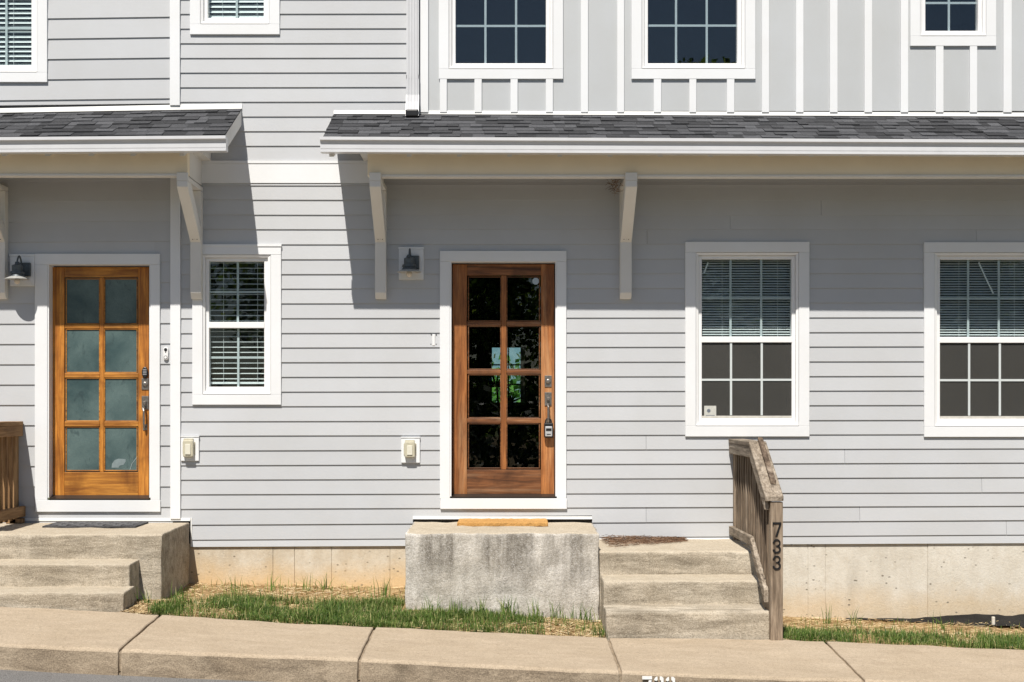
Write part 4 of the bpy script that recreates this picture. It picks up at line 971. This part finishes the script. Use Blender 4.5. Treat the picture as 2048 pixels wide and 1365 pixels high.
# ------------------------------------------------------------------ small things on and by the wall
def lamp(bx0, bx1, by0, by1, lx, ytop, label, d):
    """mount block in photo pixels; lx the lamp centre column at its own distance."""
    cx = wx(lx, d); Z = lambda y: wz(y, d)
    L = tag(empty('wall_lamp', (wx((bx0+bx1)/2), 0, wz(by1))), label, 'wall lamp', 'barn lamps beside the doors')
    build('mount_block', MB().box(wx(bx0), wx(bx1), -.01, .030, wz(by1), wz(by0 + 4)), TRIM, L, bevel=.002)
    build('block_cap', MB().box(wx(bx0 - .6), wx(bx1 + .6), -.01, .036, wz(by0 + 3.8), wz(by0)), TRIM, L)
    y = ytop; bxc = cx + .026
    build('backplate', MB().box(bxc - .055, bxc + .058, .031, .055, wz(y + 44), wz(y + 17)), IRON, L, bevel=.004)
    pts = [(bxc - .02, -.05, Z(y + 30)), (bxc - .02, -.06, Z(y + 14))] + [(cx + (bxc - .02 - cx) * (1 - k/8), -(.06 + (d - .06) * k / 8), Z(y + 12) + .045 * math.sin(PI * k / 8)) for k in range(9)] + [(cx, -d, Z(y + 18))]
    build('arm', MB().tube(pts, .0075, 8), IRON, L, smooth=True)
    zt = Z(y + 14)
    P = lambda px: Z(y + px)
    c = (cx, -d, 0)
    build('lamp_body', MB().lathe(c, [(.004, P(13.5)), (.018, P(14)), (.021, P(19)), (.040, P(20.5)), (.046, P(21.5)), (.046, P(33)), (.060, P(34)), (.062, P(38)), (.055, P(39)), (.067, P(44))], 28), IRON, L, smooth=False)
    build('lamp_shade', MB().lathe(c, [(.030, P(40.5)), (.050, P(42)), (.070, P(44.3)), (.107, P(48.2)), (.107, P(49.2)), (.068, P(45.6)), (.045, P(43.2))], 36), GALV, L, smooth=False)
    b = [(.0255 * math.sin(PI * k / 10), P(52.8) + .0255 * 1.1 * math.cos(PI * k / 10)) for k in range(1, 11)]
    build('bulb', MB().lathe(c, [(.014, P(45.5))] + b, 18), BULB, L, smooth=True)
lamp(22, 71, 509.5, 573, 34.5, 510, 'white shaded barn wall lamp beside the honey wood door', .150)
lamp(798, 847.5, 495.4, 560, 818.5, 496, 'dark grey barn wall lamp beside the dark brown door', .112)

def outlet(x0, x1, y0, y1, cx0, cx1, cy0, cy1, label):
    o = tag(empty('outlet_cover', (wx((x0+x1)/2), 0, wz(y1))), label, 'outlet cover', 'weatherproof outlet covers on the wall')
    build('mount_block', MB().box(wx(x0), wx(x1), -.01, .030, wz(y1), wz(y0 + 2.5)), TRIM, o, bevel=.002)
    build('block_cap', MB().box(wx(x0 - .5), wx(x1 + .5), -.01, .035, wz(y0 + 2.3), wz(y0)), TRIM, o)
    build('cover_body', MB().box(wx(cx0 + 2), wx(cx1 - 2), .031, .078, wz(cy1), wz(cy0 + 1)), BUBBLE, o, bevel=.014, seg=3)
    build('cover_hinge', MB().box(wx(cx0 + 3), wx(cx1 - 3), .031, .066, wz(cy0 + 4), wz(cy0 - 2)), BUBBLE, o, bevel=.006, seg=2)
    build('cover_window', MB().box(wx(cx0 + 7), wx(cx1 - 7), .078, .086, wz(cy1 - 5), wz(cy0 + 9)), BUBBLE2, o, bevel=.004, seg=2)
    build('cover_base', MB().box(wx(cx0), wx(cx1), .0305, .040, wz(cy1 - 5), wz(cy0 + 5)), BUBBLE, o, bevel=.003)
outlet(363.3, 399, 872, 922, 367, 392, 879, 914, 'yellowed outlet cover below the blind covered window, near the honey wood door')
outlet(803, 840, 873.8, 925.8, 808, 833, 882, 915, 'yellowed outlet cover on wall close to the dark brown door')

db = tag(empty('doorbell', (wx(332), 0, wz(720))), 'white video doorbell with black lens beside the honey wood door', 'doorbell')
m = MB(); n = 20; w2, h2 = .022, .058
oc = [(w2 * math.cos(2*PI*k/n), (h2 - w2) * (1 if math.sin(2*PI*k/n) >= 0 else -1) + w2 * math.sin(2*PI*k/n)) for k in range(n)]
bx, bz = wx(331.5, .03), wz(707.5, .03)
build('doorbell_body', m.poly([(bx + a, bz + c) for a, c in oc], (.006, .034)), WHITEP, db, bevel=.003)
build('camera_lens', MB().lathe((bx, -.034, bz + .034), [(.014, 0), (.014, .003), (.008, .004)], 18, 0, 'y'), BLACKM, db)
build('push_button', MB().lathe((bx, -.034, bz - .034), [(.016, 0), (.016, .002)], 18, 0, 'y'), BLACKM, db)
build('push_button_face', MB().lathe((bx, -.0361, bz - .034), [(.012, 0), (.012, .003)], 18, 0, 'y'), WHITEP, db)
build('sensor', MB().lathe((bx, -.034, bz + .012), [(.005, 0), (.005, .002)], 10, 0, 'y'), BLACKM, db)
bkm = tag(empty('bell_bracket', (wx(867), 0, wz(692))), 'small empty white mounting bracket left of the dark brown door', 'bracket')
m = MB().box(wx(864.8), wx(870.2), .006, .018, wz(692), wz(669.5)); build('bracket_plate', m, WHITEP, bkm, bevel=.003)
m = MB()
for px, py in ((862.5, 669), (872.5, 669.5), (862, 689), (872.5, 689), (867.5, 691)): m.lathe((wx(px), -.009, wz(py)), [(.005, 0), (.005, .004)], 8, 0, 'y')
build('screw_heads', m, simple('dark_screw', (0.05, 0.045, 0.04), 0.5), bkm)

lb = tag(empty('lock_box', (wx(1097), -.0, wz(876))), 'silver and black key lock box hanging from the dark brown door handle', 'lock box')
X, Z = X2, Z2; cx = X(1096.5); F = .03 - DR
build('lock_box_body', MB().box(X(1088), X(1106), F - .01, F + .028, Z(876), Z(846)), BLACKM, lb, bevel=.010, seg=2)
build('lock_box_face', MB().box(X(1090), X(1104), F + .028, F + .040, Z(873), Z(853)), simple('silver_plastic', (0.62, 0.63, 0.64), 0.3, 0.4), lb, bevel=.006, seg=2)
build('dial_slot', MB().box(X(1091.5), X(1102.5), F + .0405, F + .043, Z(862), Z(857)), BLACKM, lb)
build('dial_line', MB().box(X(1093), X(1101), F + .0405, F + .042, Z(869.5), Z(868)), BLACKM, lb)
sh = [(cx + .026 * math.cos(PI * k / 10), DR - .045, Z(847) + .014 + .03 * math.sin(PI * k / 10)) for k in range(11)]
build('shackle', MB().tube([(sh[0][0], DR - .045, Z(849))] + sh + [(sh[-1][0], DR - .045, Z(849))], .006, 8), BLACKM, lb)

mt = MB().hexa([(-.392, -.43, zc + .003), (.385, -.43, zc + .003), (.388, -.05, zc + .010), (-.388, -.05, zc + .010), (-.392, -.43, zc + .040), (.385, -.43, zc + .040), (.388, -.05, zc + .046), (-.388, -.05, zc + .046)])
tag(build('doormat', mt, COIR, bevel=.006, rough=(.04, .006, 30), loc=(0, -.24, zc)), 'thick tan coir doormat on the stoop at the dark brown door', 'doormat')
zz = zl + .004
m2 = MB(); dA, dB = .07, .52; xa0, xa1 = wx(100, .3), wx(284, .3)
m2.hexa([(xa0, -dB, zz + .004), (xa1, -dB, zz + .004), (xa1, -dA, zz + .009), (xa0, -dA, zz + .009), (xa0, -dB, zz + .016), (xa1, -dB, zz + .016), (xa1, -dA, zz + .021), (xa0, -dA, zz + .021)])
dm = tag(empty('doormat', ((xa0 + xa1) / 2, -.3, zz)), 'thin dark grey doormat on the landing at the honey wood door', 'doormat')
build('mat_base', m2, MATGREY, dm, rough=(.08, .003, 20))
m3 = MB()
for i in range(9):
    for j in range(4):
        if (i + j) % 2: continue
        x = xa0 + .05 + i * (xa1 - xa0 - .1) / 9; d = dA + .05 + j * .1
        m3.box(x, x + .07, d, d + .07, zz + .014, zz + .0215 + (dB - d) / (dB - dA) * .0 + .001)
build('mat_print', m3, simple('pale_mat_pattern', (0.13, 0.13, 0.135), 0.9), dm)

# ------------------------------------------------------------------ debris, grass, fabric
def zstep(x, d): return q1 + .012
ps = MB()
for k in range(1500):
    u = random.random(); x = wx(1203) + u * .72; lim = .80 - .55 * u + .08 * noise.noise(Vector((x * 9, 0, 0)))
    d = .03 + abs(random.gauss(0, .33)) * lim * 1.5
    if d > lim + .05 or x < .80 or x < wx(1199.5, L2) + .03: continue
    z = q1 + .012 + random.random() * .045 * max(.15, 1 - d / (lim + .1)) * (1 - u * .5); a = random.uniform(0, 2*PI); l = random.uniform(.03, .09)
    v = Vector((math.cos(a), math.sin(a) * .7, random.uniform(-.15, .15))) * l / 2; c = Vector((x, -d, z + .003))
    ps.bar(c - v, c + v, .0025, .002)
tag(build('pine_straw', ps, NEEDLE, loc=(1.2, -.3, q1)), 'brown pine straw and leaf litter piled in the corner of the step landing', 'debris', kind='stuff')

def blades(spec, n, hmin, hmax, wid, mat, name, label, cat, lean=.5, flat=False):
    m = MB(); c = 0; tries = 0
    while c < n and tries < n * 30:
        tries += 1
        x0, x1, d0, d1, dens = spec[random.randrange(len(spec))]
        x, d = random.uniform(x0, x1), random.uniform(d0, d1)
        if random.random() > dens(x, d): continue
        z = zg(x, d) - .004
        a = random.uniform(0, 2*PI); h = random.uniform(hmin, hmax) * (1 if random.random() < .93 else 1.6)
        le = random.gauss(0, lean); ax = Vector((math.cos(a), math.sin(a), 0)); sx = Vector((-ax.y, ax.x, 0)) * wid * random.uniform(.6, 1.2)
        h *= .65 + .75 * max(0, .5 + noise.noise(Vector((x * 3.1, d * 4.0, 11))))
        p = Vector((x, -d, z))
        if flat:
            v = ax * h / 2; q = p + Vector((0, 0, .006 + random.random() * .016)); w = Vector((0, 0, wid * .5)) + sx * .5; tz = Vector((0, 0, random.uniform(-.012, .014)))
            m.add([q - v - w - tz, q + v - w + tz, q + v + w + tz, q - v + w - tz], [(0, 1, 2, 3)])
        else:
            b = p + ax * le * h * .35 + Vector((0, 0, h * .6)); t = p + ax * le * h + Vector((0, 0, h * (1 - .25 * min(1, abs(le)))))
            m.add([p - sx, p + sx, b + sx * .75, b - sx * .75, t], [(0, 1, 2, 3), (3, 2, 4)])
        c += 1
    return tag(build(name, m, mat, loc=(0, -1.2, 0)), label, cat, kind='stuff')
N2 = lambda x, d, f=2.3, o=0: .5 + noise.noise(Vector((x * f, d * f, 3 + o)))
def g_left(x, d):
    if d > WD0 - .02: return 0
    edge = .72 + .25 * noise.noise(Vector((x * 1.6, 0, 5))) + (.5 * max(0, (-2.35 - x) / .4))
    return max(0, min(1, (d - edge) / .22)) * min(1, max(.10, N2(x, d) * 1.6)) + .035
def g_mid(x, d):
    if d > WD0 - .02: return 0
    k = 1.0 if x < .32 else (.12 + .9 * max(0, (x - .66) / .12) * (1 if d > 1.5 else 0))
    return k * min(1, max(.0, (d - 1.02) / .12) * .7 + .3) * min(1, max(.12, N2(x, d) * 1.5))
def g_right(x, d):
    if d > WD0 - .02: return 0
    edge = .95 + .2 * noise.noise(Vector((x * 1.6, 0, 8)))
    return max(0, min(1, (d - edge) / .25)) * min(1, max(.12, N2(x, d) * 1.7)) + .03
GSPEC = [(-2.74, -.82, .06, WD0, g_left), (-2.74, -.82, .7, WD0, g_left), (-.84, .80, 1.01, WD0, g_mid), (2.16, 6.2, .2, WD0, g_right), (2.16, 6.2, .8, WD0, g_right)]
blades(GSPEC, 44000, .02, .085, .0027, GRASS, 'grass', 'patchy green grass in the strip between foundation and sidewalk', 'grass', .7)
SPEC2 = [(-2.93, -2.70, 1.12, WD0 - .03, lambda x, d: .9), (-2.74, -.82, .02, WD0 - .02, lambda x, d: .9 - .4 * (d > 1.2)), (-.84, .80, 1.02, WD0 - .02, lambda x, d: 1.0 if x > .3 else .4), (2.16, 6.2, .02, WD0 - .02, lambda x, d: .9 - .5 * (d > 1.1))]
blades(SPEC2, 15000, .03, .11, .0022, STRAW, 'dry_straw', 'tan dry straw scattered over the bare soil', 'straw', .5, True)
# a few tall tufts against the concrete
m = MB()
for px, d, n in ((545, .35, 9), (615, .3, 10), (645, .22, 10), (765, .5, 14), (1018, 1.03, 26), (965, 1.04, 14), (860, 1.04, 12), (1115, 1.03, 9), (1150, 1.03, 9), (1170, 1.05, 9), (290, 1.3, 12), (355, 1.0, 12), (470, .5, 8), (1660, .4, 10), (1710, .5, 8), (1880, .7, 10), (910, 1.05, 12), (1070, 1.05, 10)):
    for k in range(n):
        x = wx(px, d) + random.gauss(0, .035); a = random.uniform(0, 2*PI); h = random.uniform(.08, .20); p = Vector((x, -d + random.gauss(0, .02), zg(x, d)))
        if p.y > -1.012 and -.85 < p.x < .8: p.y = -1.015
        ax = Vector((math.cos(a), math.sin(a) * .5, 0)); sx = Vector((.0032, 0, 0)); le = abs(random.gauss(0, .45))
        b = p + ax * le * h * .3 + Vector((0, 0, h * .55)); t = p + ax * le * h + Vector((0, 0, h))
        m.add([p - sx, p + sx, b + sx * .7, b - sx * .7, t], [(0, 1, 2, 3), (3, 2, 4)])
tag(build('grass_tufts', m, GRASS, loc=(0, -.6, 0)), 'taller loose grass tufts growing against the stoop and foundation', 'grass', kind='stuff')

# black landscape fabric slumped at the foot of the right foundation
fb = MB(); nx = 44
for i in range(nx + 1):
    px = 1690 + (2330 - 1690) * i / nx; x = wx(px)
    u = max(0, min(1, (px - 1690) / 190)); s = max(0, min(1, (px - 1840) / 150))
    top = zg(x, 0) + .012 + .018 * u + .065 * s * (.75 + .25 * math.sin(px * .021))
    bot = .05 + .18 * u + .16 * s
    for j in range(7):
        t = j / 6; d = .004 + bot * t ** 1.3; z = zg(x, d) + .012 + (top - zg(x, 0) - .012) * (1 - t) ** 1.6 + (.010 + .014 * s) * noise.noise(Vector((px * .03, t * 3, 2)))
        fb.v.append((x, -d, max(z, zg(x, d) + .008)))
for i in range(nx):
    for j in range(6):
        a = i * 7 + j; fb.f.append((a, a + 1, a + 8, a + 7)); fb.mi.append(0)
tag(build('landscape_fabric', fb, FABRIC, smooth=True, loc=(wx(1950), -.1, zg(wx(1950), 0))), 'black landscape fabric slumped at the foot of the pitted foundation', 'fabric')
pg = tag(build('stake', MB().box(wx(1960), wx(1966), .30, .325, zg(wx(1963), .3) - .02, zg(wx(1963), .3) + .085), simple('pale_stake', (0.62, 0.58, 0.50), 0.8), bevel=.004, loc=(wx(1963), -.3, zg(wx(1963), .3))), 'short pale stake standing beside the black landscape fabric', 'stake')

# ------------------------------------------------------------------ trees and an added hedge across the street (mirrored in the glass) and garden behind
def crown(m, c, r, n, size, rnd, mi=0):
    for k in range(n):
        v = Vector((rnd.gauss(0, 1), rnd.gauss(0, 1), rnd.gauss(0, 1))).normalized() * (rnd.random() ** .4)
        p = Vector(c) + Vector((v.x * r[0], v.y * r[1], v.z * r[2]))
        a = Vector((rnd.gauss(0, 1), rnd.gauss(0, 1), rnd.gauss(0, 1))).normalized(); b = a.orthogonal().normalized() * size * rnd.uniform(.5, 1.1); cc = a.cross(b).normalized() * size * rnd.uniform(.4, .8)
        m.add([p - b, p - cc, p + b, p + cc], [(0, 1, 2, 3)], mi)
rnd = random.Random(3); tl = MB()
for i in range(26): crown(tl, (-26 + 2.1 * i + rnd.uniform(-.4, .4), -21.5 + rnd.uniform(-.5, .5), .9 + rnd.uniform(-.2, .5)), (1.5, 1.2, 1.7), 620, .13, rnd, 2)  # added unseen hedge, darkens the pane reflections and cuts low sky light
for (x, y, h, w) in ((-13, -42, 12.5, 4.2), (-6.5, -44, 13.2, 4.4), (-1.0, -46, 11.6, 4.3), (6.6, -42, 17.5, 4.8), (12, -44, 14.0, 4.5), (17, -41, 13.5, 4.5), (-20, -40, 14, 4.6), (25, -42, 13, 5)):
    tl.tube([(x, y, -.4), (x + .2, y, h * .45), (x - .1, y, h * .8)], [.3, .22, .1], 8, 1)
    for k in range(15):
        a = rnd.uniform(0, 2*PI); rr = rnd.uniform(.2, 1) * w * .62; z = h * rnd.uniform(.10, .86)
        crown(tl, (x + rr * math.cos(a), y + rr * math.sin(a), z), (w * .48, w * .48, w * .36), 900, .17, rnd)
tag(build('treeline_with_added_hedge', tl, [LEAF, BARK, LEAF_D], loc=(0, -43, 0)), 'row of leafy trees and an added dark hedge across the street mirrored in the door and window glass', 'trees', kind='stuff')
hg = MB()
for i in range(16): crown(hg, (-7.5 + i + rnd.uniform(-.3, .3), 19 + rnd.uniform(-.6, .6), 1.25 + rnd.uniform(-.1, .35)), (1.0, 1.0, 1.55), 560, .11, rnd)
tag(build('garden_hedge', hg, LEAF2, loc=(0, 19, 0)), 'bright green hedge seen through the brown door and its far window', 'hedge', kind='stuff')
